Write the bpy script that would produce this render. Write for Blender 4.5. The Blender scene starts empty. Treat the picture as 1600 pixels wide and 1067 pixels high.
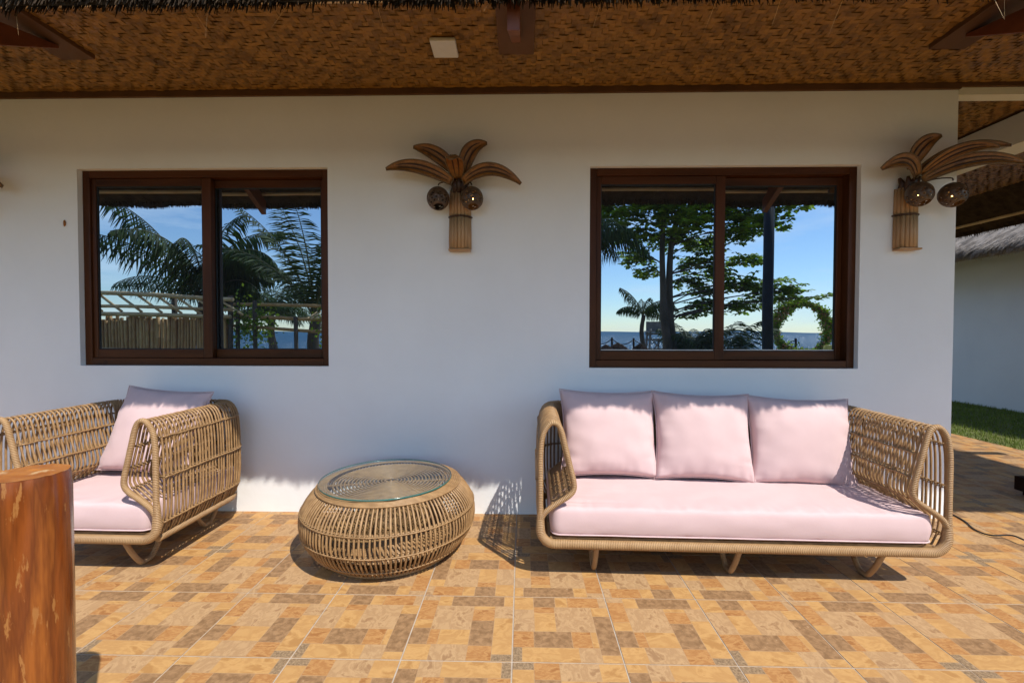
import bpy, math, random
from mathutils import Vector, Matrix, noise
R = math.radians
rnd = random.Random(7)
S = bpy.context.scene
COL = S.collection
V = Vector

# ------------------------------------------------------------------ camera, world, sun, exposure
EYE = V((0.0, -2.92, 1.18))
yaw, pitch, roll = R(1.29), R(-1.25), R(0.1)
fw = V((-math.sin(yaw)*math.cos(pitch), math.cos(yaw)*math.cos(pitch), math.sin(pitch)))
rt = V((math.cos(yaw), math.sin(yaw), 0)); up = rt.cross(fw)
rt2 = rt*math.cos(roll) + up*math.sin(roll); up2 = up*math.cos(roll) - rt*math.sin(roll)
cd = bpy.data.cameras.new('camera'); cam = bpy.data.objects.new('camera', cd); COL.objects.link(cam)
cd.sensor_width = 36; cd.lens = 16.0; cd.clip_start = 0.05; cd.clip_end = 20000
M3 = Matrix((rt2, up2, -fw)).transposed()
cam.matrix_world = Matrix.Translation(EYE) @ M3.to_4x4()
S.camera = cam

SUN = V((0.486, -0.587, 1.0)).normalized()        # towards the sun
elev = math.asin(SUN.z); azim = math.atan2(SUN.x, SUN.y)
W = bpy.data.worlds.new('World'); S.world = W; W.use_nodes = True
nt = W.node_tree; nt.nodes.clear()
def nn(t, k, **kw):
    n = t.nodes.new(k)
    for a, b in kw.items(): setattr(n, a, b)
    return n
sky = nn(nt, 'ShaderNodeTexSky', sky_type='NISHITA', sun_disc=False, sun_elevation=elev, sun_rotation=azim,
         altitude=0, air_density=1.0, dust_density=0.1, ozone_density=3.0)
tc = nn(nt, 'ShaderNodeTexCoord'); mp = nn(nt, 'ShaderNodeMapping'); mp.inputs['Scale'].default_value = (1.6, 1.6, 9.0)
mp.inputs['Location'].default_value = (3.1, 0.4, 0.2)
nz = nn(nt, 'ShaderNodeTexNoise'); nz.inputs['Scale'].default_value = 1.7; nz.inputs['Detail'].default_value = 7; nz.inputs['Roughness'].default_value = .58
cr = nn(nt, 'ShaderNodeValToRGB'); cr.color_ramp.elements[0].position = .49; cr.color_ramp.elements[1].position = .76
cr.color_ramp.elements[1].color = (.75, .75, .75, 1)
mx = nn(nt, 'ShaderNodeMix', data_type='RGBA'); mx.inputs['B'].default_value = (6.6, 7.3, 8.0, 1)
bg = nn(nt, 'ShaderNodeBackground'); bg.inputs['Strength'].default_value = 0.15
wo = nn(nt, 'ShaderNodeOutputWorld')
L = nt.links.new
L(tc.outputs['Generated'], mp.inputs['Vector']); L(mp.outputs[0], nz.inputs['Vector']); L(nz.outputs['Fac'], cr.inputs[0])
tn_ = nn(nt, 'ShaderNodeMix', data_type='RGBA', blend_type='MULTIPLY'); tn_.inputs['Factor'].default_value = 1; tn_.inputs['B'].default_value = (.86, .91, .965, 1)
L(sky.outputs[0], tn_.inputs['A']); L(cr.outputs[0], mx.inputs['Factor']); L(tn_.outputs['Result'], mx.inputs['A']); L(mx.outputs['Result'], bg.inputs['Color']); L(bg.outputs[0], wo.inputs[0])

sl = bpy.data.lights.new('sun', 'SUN'); sl.energy = 3.4; sl.angle = R(0.55); sl.color = (1.0, .95, .87)
so = bpy.data.objects.new('sun', sl); COL.objects.link(so); so.location = (6, -6, 12)
so.rotation_euler = SUN.to_track_quat('Z', 'Y').to_euler()
S.view_settings.view_transform = 'Standard'; S.view_settings.look = 'None'; S.view_settings.gamma = 1
S.view_settings.use_curve_mapping = False; S.view_settings.exposure = 0.80
S.render.engine = 'CYCLES'; S.cycles.use_denoising = True
S.cycles.max_bounces = 8; S.cycles.diffuse_bounces = 5; S.cycles.glossy_bounces = 5; S.cycles.transparent_max_bounces = 12
S.cycles.caustics_reflective = False; S.cycles.caustics_refractive = False

# ------------------------------------------------------------------ materials
def mat(name, cols, scale=6, stretch=(1, 1, 1), rough=.6, bump=.15, bdist=.004, detail=5, coord='Object', spec=.4,
        bscale=None, coat=0, trans=0, uvrings=None, attr=None, metallic=0, lo=.32, hi=.68, dist=0, spots=None, sheen=0, rseed=0):
    m = bpy.data.materials.new(name); m.use_nodes = True; t = m.node_tree; t.nodes.clear(); l = t.links.new
    out = nn(t, 'ShaderNodeOutputMaterial'); p = nn(t, 'ShaderNodeBsdfPrincipled')
    l(p.outputs[0], out.inputs[0])
    p.inputs['Roughness'].default_value = rough; p.inputs['Specular IOR Level'].default_value = spec
    p.inputs['Coat Weight'].default_value = coat; p.inputs['Coat Roughness'].default_value = .12
    p.inputs['Metallic'].default_value = metallic
    if sheen: p.inputs['Sheen Weight'].default_value = sheen
    if coord == 'World':
        g = nn(t, 'ShaderNodeNewGeometry'); src = g.outputs['Position']
    else:
        c = nn(t, 'ShaderNodeTexCoord'); src = c.outputs[coord]
    mp = nn(t, 'ShaderNodeMapping'); mp.inputs['Scale'].default_value = stretch; mp.inputs['Location'].default_value = (rseed, rseed*.7, rseed*.3)
    l(src, mp.inputs['Vector'])
    n = nn(t, 'ShaderNodeTexNoise'); n.inputs['Scale'].default_value = scale; n.inputs['Detail'].default_value = detail; n.inputs['Roughness'].default_value = .6; n.inputs['Distortion'].default_value = dist
    l(mp.outputs[0], n.inputs['Vector'])
    r = nn(t, 'ShaderNodeValToRGB'); e = r.color_ramp.elements
    e[0].position = lo; e[0].color = (*cols[0], 1); e[1].position = hi; e[1].color = (*cols[-1], 1)
    for i, c_ in enumerate(cols[1:-1]):
        k = e.new(lo + (hi-lo)*(i+1)/(len(cols)-1)); k.color = (*c_, 1)
    l(n.outputs['Fac'], r.inputs[0]); colout = r.outputs[0]
    if attr:
        a = nn(t, 'ShaderNodeAttribute', attribute_name='tone'); h = nn(t, 'ShaderNodeHueSaturation')
        mr = nn(t, 'ShaderNodeMapRange'); mr.inputs['To Min'].default_value = 1-attr; mr.inputs['To Max'].default_value = 1+attr
        l(a.outputs['Fac'], mr.inputs[0]); l(mr.outputs[0], h.inputs['Value']); l(colout, h.inputs['Color']); colout = h.outputs[0]
    if spots:   # (colour, scale, threshold, stretch)
        mp2 = nn(t, 'ShaderNodeMapping'); mp2.inputs['Scale'].default_value = spots[3]; l(src, mp2.inputs['Vector'])
        n2 = nn(t, 'ShaderNodeTexNoise'); n2.inputs['Scale'].default_value = spots[1]; n2.inputs['Detail'].default_value = 8; n2.inputs['Roughness'].default_value = .65
        l(mp2.outputs[0], n2.inputs['Vector'])
        r2 = nn(t, 'ShaderNodeValToRGB'); r2.color_ramp.elements[0].position = spots[2]; r2.color_ramp.elements[1].position = spots[2]+.04
        l(n2.outputs['Fac'], r2.inputs[0])
        m2 = nn(t, 'ShaderNodeMix', data_type='RGBA'); m2.inputs['B'].default_value = (*spots[0], 1)
        l(r2.outputs[0], m2.inputs['Factor']); l(colout, m2.inputs['A']); colout = m2.outputs['Result']
    l(colout, p.inputs['Base Color'])
    hsrc = n.outputs['Fac']
    if bscale:
        n3 = nn(t, 'ShaderNodeTexNoise'); n3.inputs['Scale'].default_value = bscale; n3.inputs['Detail'].default_value = 4
        l(mp.outputs[0], n3.inputs['Vector']); hsrc = n3.outputs['Fac']
    b = nn(t, 'ShaderNodeBump'); b.inputs['Strength'].default_value = bump; b.inputs['Distance'].default_value = bdist
    l(hsrc, b.inputs['Height']); nrm = b.outputs[0]
    if uvrings:   # wrapped binding: rings along the tube (UV v is metres along it)
        u = nn(t, 'ShaderNodeTexCoord'); sx = nn(t, 'ShaderNodeSeparateXYZ'); l(u.outputs['UV'], sx.inputs[0])
        mm = nn(t, 'ShaderNodeMath', operation='MULTIPLY'); mm.inputs[1].default_value = 2*math.pi/uvrings; l(sx.outputs['Y'], mm.inputs[0])
        sn = nn(t, 'ShaderNodeMath', operation='SINE'); l(mm.outputs[0], sn.inputs[0])
        ab = nn(t, 'ShaderNodeMath', operation='ABSOLUTE'); l(sn.outputs[0], ab.inputs[0])
        b2 = nn(t, 'ShaderNodeBump'); b2.inputs['Strength'].default_value = .8; b2.inputs['Distance'].default_value = .003
        l(ab.outputs[0], b2.inputs['Height']); l(nrm, b2.inputs['Normal']); nrm = b2.outputs[0]
    l(nrm, p.inputs['Normal'])
    if trans:
        tr = nn(t, 'ShaderNodeBsdfTranslucent'); l(colout, tr.inputs['Color']); ms = nn(t, 'ShaderNodeMixShader'); ms.inputs[0].default_value = trans
        l(p.outputs[0], ms.inputs[1]); l(tr.outputs[0], ms.inputs[2]); l(ms.outputs[0], out.inputs[0])
    return m

M = {}
M['plaster'] = mat('white_plaster', [(.76, .752, .74), (.82, .815, .80)], 1.1, rough=.85, bump=.35, bdist=.004, bscale=16, coord='World', spec=.2)
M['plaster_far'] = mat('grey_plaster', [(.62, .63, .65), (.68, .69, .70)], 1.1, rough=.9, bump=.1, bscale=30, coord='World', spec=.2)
M['beige'] = mat('beige_paint', [(.66, .62, .54), (.71, .67, .59)], 2, rough=.8, bump=.1, bscale=40, coord='World', spec=.2)
M['grout'] = mat('grey_grout', [(.36, .30, .24), (.46, .40, .33)], 30, rough=.95, bump=.3, coord='World', spec=.1)
tl = dict(coord='World', rough=.55, spec=.22, bdist=.0015, bump=.4, detail=10, lo=.38, hi=.62, dist=.45)
M['t_yellow'] = mat('tile_yellow', [(.36, .185, .062), (.48, .275, .102), (.40, .215, .077), (.45, .255, .094)], 9, (1, 1.5, 1), **tl)
M['t_tan'] = mat('tile_tan', [(.29, .165, .078), (.44, .275, .135), (.35, .208, .10), (.42, .26, .126)], 13, (1.4, 1, 1), spots=((.52, .37, .22), 60, .68, (1, 1, 1)), **tl)
M['t_brown'] = mat('tile_brown', [(.20, .110, .050), (.32, .185, .088)], 42, (1, 1, 1), spots=((.42, .28, .165), 70, .64, (1, 1, 1)), **tl)
M['t_rust'] = mat('tile_rust', [(.29, .125, .040), (.43, .225, .082), (.33, .15, .05), (.40, .205, .074)], 14, (1, 2.2, 1), **tl)
M['t_grey'] = mat('tile_grey', [(.17, .11, .06), (.32, .215, .12)], 110, (1, 1, 1), **tl)
M['t_line'] = mat('tile_print_line', [(.34, .21, .105), (.40, .25, .13)], 20, **tl)
M['wicker'] = mat('wicker_strand', [(.23, .128, .052), (.37, .22, .098)], 25, rough=.5, bump=.1, coord='Object')
M['wrap'] = mat('wicker_binding', [(.31, .18, .080), (.385, .235, .11)], 20, rough=.5, bump=.1, uvrings=.016)
M['pink'] = mat('pink_fabric', [(.565, .405, .395), (.605, .44, .428)], 5, rough=.95, bump=.35, bdist=.0012, bscale=420, spec=.1, sheen=.15)
M['frame_wood'] = mat('window_wood', [(.032, .0095, .0025), (.078, .023, .005), (.044, .013, .003)], 7, (1, 1, .12), rough=.45, spec=.2, bump=.08, coord='World', spots=((.035, .010, .004), 9, .67, (1, 1, .6)))
M['frame_wood_h'] = mat('window_wood_level', [(.032, .0095, .0025), (.078, .023, .005), (.044, .013, .003)], 7, (.12, 1, 1), rough=.45, spec=.2, bump=.08, coord='World', spots=((.035, .010, .004), 9, .67, (.6, 1, 1)))
M['seal'] = mat('black_seal', [(.01, .01, .01), (.015, .015, .015)], 10, rough=.6)
M['rafter'] = mat('dark_red_timber', [(.10, .024, .008), (.20, .055, .016)], 6, (1, .15, 1), rough=.5, bump=.1, coord='World')
M['rafter_b'] = mat('brown_timber', [(.075, .032, .010), (.13, .055, .018)], 6, (1, .15, 1), rough=.6, bump=.15, coord='World')
M['mat'] = mat('woven_bamboo', [(.14, .062, .010), (.27, .130, .024), (.18, .082, .014)], 9, (1, 1, 1), rough=.42, bump=.25, bdist=.002, coord='World', attr=.28)
M['mat_back'] = mat('bamboo_backing', [(.09, .040, .009), (.13, .058, .013)], 10, rough=.8)
M['thatch'] = mat('brown_thatch', [(.028, .017, .010), (.065, .042, .024)], 12, (1, 1, 1), rough=.95, bump=.6, bdist=.02, coord='World', spec=.1)
M['thatch_grey'] = mat('grey_thatch', [(.16, .135, .11), (.36, .31, .26), (.22, .185, .15)], 3, (1, 1, 1), rough=.95, bump=.6, bdist=.02, coord='World', spec=.1, attr=.4)
M['bamboo'] = mat('dry_bamboo', [(.48, .31, .14), (.68, .50, .27)], 4, (1, 1, 1), rough=.5, bump=.1, coord='World')
M['bamboo_grey'] = mat('weathered_bamboo', [(.40, .21, .075), (.68, .43, .18)], 6, (1, 1, .3), rough=.6, bump=.2, coord='World')
M['log'] = mat('varnished_log', [(.085, .016, .003), (.22, .052, .007), (.12, .026, .004), (.28, .080, .011)], 13, (1, 1, .10), rough=.24, lo=.36, hi=.64, bump=.25, bdist=.003, coat=.6,
               spots=((.30, .12, .03), 60, .60, (1, 1, .18)))
M['log_top'] = mat('log_end_grain', [(.26, .075, .010), (.40, .15, .028)], 16, rough=.45, bump=.3, bdist=.003, spots=((.48, .30, .14), 12, .55, (1, 1, 1)))
M['leaf_wood'] = mat('palm_spathe', [(.11, .040, .009), (.28, .112, .024), (.16, .06, .013)], 12, (1, 1, 1), rough=.45, bump=.3, bdist=.002)
M['leaf_dark'] = mat('dark_spathe', [(.03, .012, .006), (.07, .028, .012)], 18, rough=.5)
M['leaf_rim'] = mat('spathe_rim', [(.10, .055, .022), (.17, .095, .04)], 30, rough=.5)
M['lamp_bamboo'] = mat('lamp_bamboo', [(.30, .16, .07), (.46, .28, .14)], 9, (1, 1, .2), rough=.5, bump=.2, bdist=.002)
M['coco'] = mat('coconut_shell', [(.035, .018, .010), (.13, .075, .04)], 26, rough=.4, bump=.3, bdist=.002)
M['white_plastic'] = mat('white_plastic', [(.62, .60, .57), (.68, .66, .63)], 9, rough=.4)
M['black_rubber'] = mat('black_rubber', [(.012, .012, .013), (.02, .02, .02)], 20, rough=.5)
M['dark_timber'] = mat('dark_timber', [(.02, .010, .006), (.035, .018, .012)], 8, rough=.9, spec=.05)
M['steel_post'] = mat('dark_steel', [(.010, .018, .030), (.016, .026, .042)], 8, rough=.6, spec=.1)
M['grass'] = mat('lawn_green', [(.09, .14, .018), (.20, .25, .04)], 3, rough=.8, trans=.3, coord='World', attr=.3)
M['soil'] = mat('lawn_soil', [(.07, .085, .025), (.13, .14, .04)], 5, rough=.95, coord='World')
M['sand'] = mat('pale_sand', [(.30, .26, .19), (.42, .37, .28)], .4, rough=.95, coord='World')
M['palm_leaf'] = mat('palm_leaflet', [(.016, .036, .006), (.055, .095, .014)], 5, rough=.6, spec=.2, trans=.22, coord='World', attr=.45)
M['palm_stem'] = mat('palm_midrib', [(.10, .11, .035), (.17, .16, .06)], 5, rough=.5, coord='World')
M['bark'] = mat('grey_bark', [(.055, .042, .032), (.13, .10, .075)], 5, (1, 1, .3), rough=.95, bump=.6, bdist=.02, coord='World')
M['almond_leaf'] = mat('broad_leaf', [(.10, .20, .012), (.36, .48, .034)], 2.5, rough=.5, spec=.3, trans=.6, coord='World', attr=.55)
M['red_leaf'] = mat('red_leaf', [(.14, .03, .02), (.22, .06, .03)], 3, rough=.5, trans=.3, coord='World')
M['flower'] = mat('orange_flower', [(.55, .17, .04), (.62, .30, .22)], 3, rough=.6, coord='World')
M['yellow_paint'] = mat('yellow_paint', [(.62, .50, .10), (.68, .56, .14)], 3, rough=.6)
M['weathered'] = mat('weathered_wood', [(.16, .15, .15), (.26, .25, .25)], 6, rough=.8)
M['rust'] = mat('rust_stain', [(.25, .09, .02), (.36, .15, .04)], 60, rough=.8)

def sea_material():
    m = bpy.data.materials.new('sea_water'); m.use_nodes = True; t = m.node_tree; t.nodes.clear(); l = t.links.new
    o = nn(t, 'ShaderNodeOutputMaterial'); d = nn(t, 'ShaderNodeBsdfDiffuse'); d.inputs['Color'].default_value = (.018, .085, .16, 1)
    gl = nn(t, 'ShaderNodeBsdfGlossy'); gl.inputs['Roughness'].default_value = .22; ms = nn(t, 'ShaderNodeMixShader'); ms.inputs[0].default_value = .16
    g = nn(t, 'ShaderNodeNewGeometry'); mp = nn(t, 'ShaderNodeMapping'); mp.inputs['Scale'].default_value = (.35, .9, 1)
    n = nn(t, 'ShaderNodeTexNoise'); n.inputs['Scale'].default_value = .7; n.inputs['Detail'].default_value = 10; n.inputs['Roughness'].default_value = .7
    b = nn(t, 'ShaderNodeBump'); b.inputs['Strength'].default_value = 1; b.inputs['Distance'].default_value = .9
    l(g.outputs['Position'], mp.inputs[0]); l(mp.outputs[0], n.inputs['Vector']); l(n.outputs['Fac'], b.inputs['Height']); l(b.outputs[0], gl.inputs['Normal']); l(b.outputs[0], d.inputs['Normal'])
    l(d.outputs[0], ms.inputs[1]); l(gl.outputs[0], ms.inputs[2]); l(ms.outputs[0], o.inputs[0])
    return m
M['sea'] = sea_material()
def mirror_glass():
    m = bpy.data.materials.new('reflective_tinted_glass'); m.use_nodes = True; t = m.node_tree; t.nodes.clear(); l = t.links.new
    o = nn(t, 'ShaderNodeOutputMaterial'); g = nn(t, 'ShaderNodeBsdfAnisotropic') if False else nn(t, 'ShaderNodeBsdfGlossy')
    g.inputs['Roughness'].default_value = 0.0; g.inputs['Color'].default_value = (.33, .39, .44, 1)
    d = nn(t, 'ShaderNodeBsdfDiffuse'); d.inputs['Color'].default_value = (.01, .012, .014, 1)
    a = nn(t, 'ShaderNodeAddShader'); l(g.outputs[0], a.inputs[0]); l(d.outputs[0], a.inputs[1]); l(a.outputs[0], o.inputs[0])
    tc = nn(t, 'ShaderNodeTexCoord'); n = nn(t, 'ShaderNodeTexNoise'); n.inputs['Scale'].default_value = 2.2; n.inputs['Detail'].default_value = 0
    b = nn(t, 'ShaderNodeBump'); b.inputs['Strength'].default_value = .5; b.inputs['Distance'].default_value = .0012
    l(tc.outputs['Object'], n.inputs['Vector']); l(n.outputs['Fac'], b.inputs['Height']); l(b.outputs[0], g.inputs['Normal'])
    return m
M['glass'] = mirror_glass()
def table_glass():
    m = bpy.data.materials.new('clear_table_glass'); m.use_nodes = True; t = m.node_tree; t.nodes.clear(); l = t.links.new
    o = nn(t, 'ShaderNodeOutputMaterial'); tr = nn(t, 'ShaderNodeBsdfTransparent'); tr.inputs['Color'].default_value = (.90, .95, .94, 1)
    g = nn(t, 'ShaderNodeBsdfGlossy'); g.inputs['Roughness'].default_value = .02; g.inputs['Color'].default_value = (.9, .95, .95, 1)
    f = nn(t, 'ShaderNodeLayerWeight'); pw = nn(t, 'ShaderNodeMath', operation='POWER'); pw.inputs[1].default_value = 4; ma = nn(t, 'ShaderNodeMath', operation='MULTIPLY_ADD'); ma.inputs[1].default_value = .9; ma.inputs[2].default_value = .05
    l(f.outputs['Facing'], pw.inputs[0]); l(pw.outputs[0], ma.inputs[0]); ms = nn(t, 'ShaderNodeMixShader')
    l(ma.outputs[0], ms.inputs[0]); l(tr.outputs[0], ms.inputs[1]); l(g.outputs[0], ms.inputs[2]); l(ms.outputs[0], o.inputs[0])
    return m
M['tglass'] = table_glass()
M['glass_edge'] = mat('glass_edge', [(.02, .10, .09), (.04, .15, .13)], 9, rough=.15)
def glow(name, col, s):
    m = bpy.data.materials.new(name); m.use_nodes = True; p = m.node_tree.nodes['Principled BSDF']
    p.inputs['Base Color'].default_value = (*col, 1); p.inputs['Emission Color'].default_value = (*col, 1); p.inputs['Emission Strength'].default_value = s
    return m
M['bulb'] = glow('warm_bulb', (1.0, .52, .14), 9)

# ------------------------------------------------------------------ mesh builder
class MB:
    def __init__(s): s.v = []; s.f = []; s.mi = []; s.uv = []; s.tone = []; s.mats = []; s.sm = []
    def slot(s, m):
        if m not in s.mats: s.mats.append(m)
        return s.mats.index(m)
    def face(s, idx, m, uv=None, tone=.5, smooth=False):
        s.f.append(idx); s.mi.append(s.slot(m)); s.uv.append(uv); s.tone.append(tone); s.sm.append(smooth)
    def quad(s, pts, m, tone=.5, smooth=False):
        n = len(s.v); s.v += [tuple(p) for p in pts]; s.face(tuple(range(n, n+len(pts))), m, None, tone, smooth)
    def box(s, lo, hi, m, tone=.5, top=None):
        x0, y0, z0 = lo; x1, y1, z1 = hi; n = len(s.v)
        s.v += [(x0, y0, z0), (x1, y0, z0), (x1, y1, z0), (x0, y1, z0), (x0, y0, z1), (x1, y0, z1), (x1, y1, z1), (x0, y1, z1)]
        for k, q in enumerate(((3, 2, 1, 0), (4, 5, 6, 7), (0, 1, 5, 4), (1, 2, 6, 5), (2, 3, 7, 6), (3, 0, 4, 7))):
            s.face(tuple(n+i for i in q), m, None, tone)
    def hexa(s, b, t, m, tone=.5):   # 4 bottom points, 4 top points
        n = len(s.v); s.v += [tuple(p) for p in b] + [tuple(p) for p in t]
        for q in ((3, 2, 1, 0), (4, 5, 6, 7), (0, 1, 5, 4), (1, 2, 6, 5), (2, 3, 7, 6), (3, 0, 4, 7)):
            s.face(tuple(n+i for i in q), m, None, tone)
    def tube(s, pts, r, m, n=6, closed=False, cap=True, tone=.5, flat=1.0):
        pts = [V(p) for p in pts]; N = len(pts)
        rr = r if isinstance(r, (list, tuple)) else [r]*N
        tang = []
        for i in range(N):
            a = pts[i-1] if (i > 0 or closed) else pts[i]
            b = pts[(i+1) % N] if (i < N-1 or closed) else pts[i]
            d = b-a
            tang.append(d.normalized() if d.length > 1e-9 else V((0, 0, 1)))
        ref = V((0, 0, 1)) if abs(tang[0].z) < .9 else V((0, 1, 0))
        nx = tang[0].cross(ref).normalized(); base = len(s.v); frames = []
        for i in range(N):
            nx = (nx - tang[i]*nx.dot(tang[i])).normalized(); ny = tang[i].cross(nx); frames.append((nx, ny))
            for k in range(n):
                a = 2*math.pi*k/n
                s.v.append(tuple(pts[i] + (nx*math.cos(a) + ny*math.sin(a)*flat)*rr[i]))
        ln = 0; cnt = N if closed else N-1
        for i in range(cnt):
            j = (i+1) % N; dl = (pts[j]-pts[i]).length; off = 0
            if closed and j == 0:   # match twist
                best = 1e9
                for o in range(n):
                    dd = (V(s.v[base+i*n])-V(s.v[base+o])).length
                    if dd < best: best = dd; off = o
            for k in range(n):
                k2 = (k+1) % n
                s.face((base+i*n+k, base+i*n+k2, base+j*n+(k2+off) % n, base+j*n+(k+off) % n), m,
                       ((k/n, ln), ((k+1)/n, ln), ((k+1)/n, ln+dl), (k/n, ln+dl)), tone, True)
            ln += dl
        if cap and not closed:
            s.face(tuple(base+k for k in reversed(range(n))), m, None, tone); s.face(tuple(base+(N-1)*n+k for k in range(n)), m, None, tone)
    def lathe(s, prof, m, n=48, closed_end=True, center=(0, 0)):
        base = len(s.v)
        for r, z in prof:
            for k in range(n):
                a = 2*math.pi*k/n; s.v.append((center[0]+r*math.cos(a), center[1]+r*math.sin(a), z))
        for i in range(len(prof)-1):
            for k in range(n):
                s.face((base+i*n+k, base+i*n+(k+1) % n, base+(i+1)*n+(k+1) % n, base+(i+1)*n+k), m, None, .5, True)
        if closed_end:
            s.face(tuple(base+k for k in reversed(range(n))), m); s.face(tuple(base+(len(prof)-1)*n+k for k in range(n)), m)
    def mesh(s, name):
        me = bpy.data.meshes.new(name); me.from_pydata(s.v, [], s.f)
        for m in s.mats: me.materials.append(M[m])
        me.polygons.foreach_set('material_index', s.mi); me.polygons.foreach_set('use_smooth', s.sm)
        if any(u for u in s.uv):
            uvl = me.uv_layers.new(name='UVMap'); flat = []
            for f, u in zip(s.f, s.uv):
                for k in range(len(f)): flat += list(u[k]) if u else [0, 0]
            uvl.data.foreach_set('uv', flat)
        a = me.attributes.new('tone', 'FLOAT', 'FACE'); a.data.foreach_set('value', s.tone)
        me.update(); return me
    def build(s, name, parent=None, bevel=0, kind=None, loc=None, rot=None):
        o = bpy.data.objects.new(name, s.mesh(name)); COL.objects.link(o)
        if parent is not None: o.parent = parent
        if bevel:
            b = o.modifiers.new('bevel', 'BEVEL'); b.width = bevel; b.segments = 2; b.limit_method = 'ANGLE'
        if kind: o['kind'] = kind
        if loc: o.location = loc
        if rot: o.rotation_euler = rot
        return o
def tag(o, label=None, cat=None, group=None, kind=None):
    if label: o['label'] = label
    if cat: o['category'] = cat
    if group: o['group'] = group
    if kind: o['kind'] = kind
    return o
def empty(name, label, cat, loc=(0, 0, 0), rz=0, group=None):
    o = bpy.data.objects.new(name, None); COL.objects.link(o); o.location = loc; o.rotation_euler = (0, 0, rz); o.empty_display_size = .1
    return tag(o, label, cat, group)
def link_copy(me, name, parent, loc=(0, 0, 0), rot=(0, 0, 0)):
    o = bpy.data.objects.new(name, me); COL.objects.link(o); o.parent = parent; o.location = loc; o.rotation_euler = rot; return o
def arc(c, r, a0, a1, n, ax='xz'):
    P = []
    for i in range(n+1):
        a = a0+(a1-a0)*i/n; x, y = c[0]+r*math.cos(a), c[1]+r*math.sin(a); P.append((x, y))
    return P
def smooth_path(pts, n=8, closed=False):   # Catmull-Rom
    pts = [V(p) for p in pts]; N = len(pts); out = []
    rng = range(N) if closed else range(N-1)
    for i in rng:
        p0 = pts[i-1] if (i > 0 or closed) else pts[0]; p1 = pts[i]; p2 = pts[(i+1) % N]
        p3 = pts[(i+2) % N] if (i+2 < N or closed) else pts[-1]
        for k in range(n):
            t = k/n; t2 = t*t; t3 = t2*t
            out.append(.5*((2*p1) + (p2-p0)*t + (2*p0-5*p1+4*p2-p3)*t2 + (3*p1-p0-3*p2+p3)*t3))
    if not closed: out.append(pts[-1])
    return out

# ------------------------------------------------------------------ ground, sea
g = MB()
ys = [12, -3.4, -8, -16, -22, -27, -34, -60]; zs = [-.16, -.16, -.14, -.12, -.2, -.9, -2.6, -4]
g.quad([(-400, ys[0]+200, zs[0]), (400, ys[0]+200, zs[0]), (400, ys[0], zs[0]), (-400, ys[0], zs[0])], 'soil')
for i in range(len(ys)-1):
    m = 'soil' if ys[i] > -8 else 'sand'
    g.quad([(-400, ys[i], zs[i]), (400, ys[i], zs[i]), (400, ys[i+1], zs[i+1]), (-400, ys[i+1], zs[i+1])], m)
tag(g.build('ground'), kind='structure')
g = MB(); g.quad([(-9000, -27, -1.7), (-9000, -14000, -1.7), (9000, -14000, -1.7), (9000, -27, -1.7)], 'sea')
tag(g.build('sea'), kind='structure')

# ------------------------------------------------------------------ tiled floor
TS = .4006; XE = -.034+TS*12.608
g = MB(); g.box((-6.0, -3.4, -.16), (XE, 7.0, -.0018), 'grout')
floor = tag(g.build('floor'), kind='structure')
TR = [(0, .18, 0, .08, 'tan'), (0, .18, .08, .42, 'rust'), (.18, .33, 0, .18, 'yellow'), (.33, .90, 0, .18, 'brown'), (.90, 1, 0, .18, 'yellow'),
      (.18, .37, .18, .57, 'tan'), (.37, .58, .18, .57, 'tan'), (.58, .81, .18, .24, 'yellow'), (.58, .81, .24, .43, 'rust'), (.81, 1, .18, .38, 'tan'),
      (.58, .81, .43, .80, 'brown'), (.81, 1, .38, .915, 'yellow'), (.81, 1, .915, 1, 'grey'), (0, .18, .42, .555, 'yellow'), (0, .18, .555, .79, 'brown'),
      (.18, .28, .57, .79, 'rust'), (.28, .58, .57, .79, 'yellow'), (0, .23, .79, 1, 'yellow'), (.23, .58, .79, 1, 'tan'), (.58, .81, .80, 1, 'rust')]
GAP = .0024
def tile_mb(x0=0, y0=0, rot=0, z=0, g=None):
    g = g or MB(); h = TS/2-GAP; ln = .0009
    def T(x, y, zz):
        c, s_ = ((1, 0), (0, 1), (-1, 0), (0, -1))[rot]
        return (x0+x*c-y*s_, y0+x*s_+y*c, zz+z)
    def X(u): return -h+u*2*h
    def Y(v): return h-v*2*h
    for u0, u1, v0, v1, m in TR:
        a, b, c, d = X(u0), X(u1), Y(v1), Y(v0)
        o = [(a, c), (b, c), (b, d), (a, d)]; i = [(a+ln, c+ln), (b-ln, c+ln), (b-ln, d-ln), (a+ln, d-ln)]
        g.quad([T(*p, 0) for p in i], 't_'+m)
        if g is not None:
            for k in range(4):
                k2 = (k+1) % 4; g.quad([T(*o[k], 0), T(*o[k2], 0), T(*i[k2], 0), T(*i[k], 0)], 't_line')
    e = [(-h, -h), (h, -h), (h, h), (-h, h)]
    for k in range(4):
        k2 = (k+1) % 4; g.quad([T(*e[k], -.006), T(*e[k2], -.006), T(*e[k2], 0), T(*e[k], 0)], 't_tan')
    return g
tile_me = tile_mb().mesh('tile')
rest = MB(); ROT = {(1, 0): 0, (0, 0): 3, (0, 1): 2, (1, 1): 1}
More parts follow.
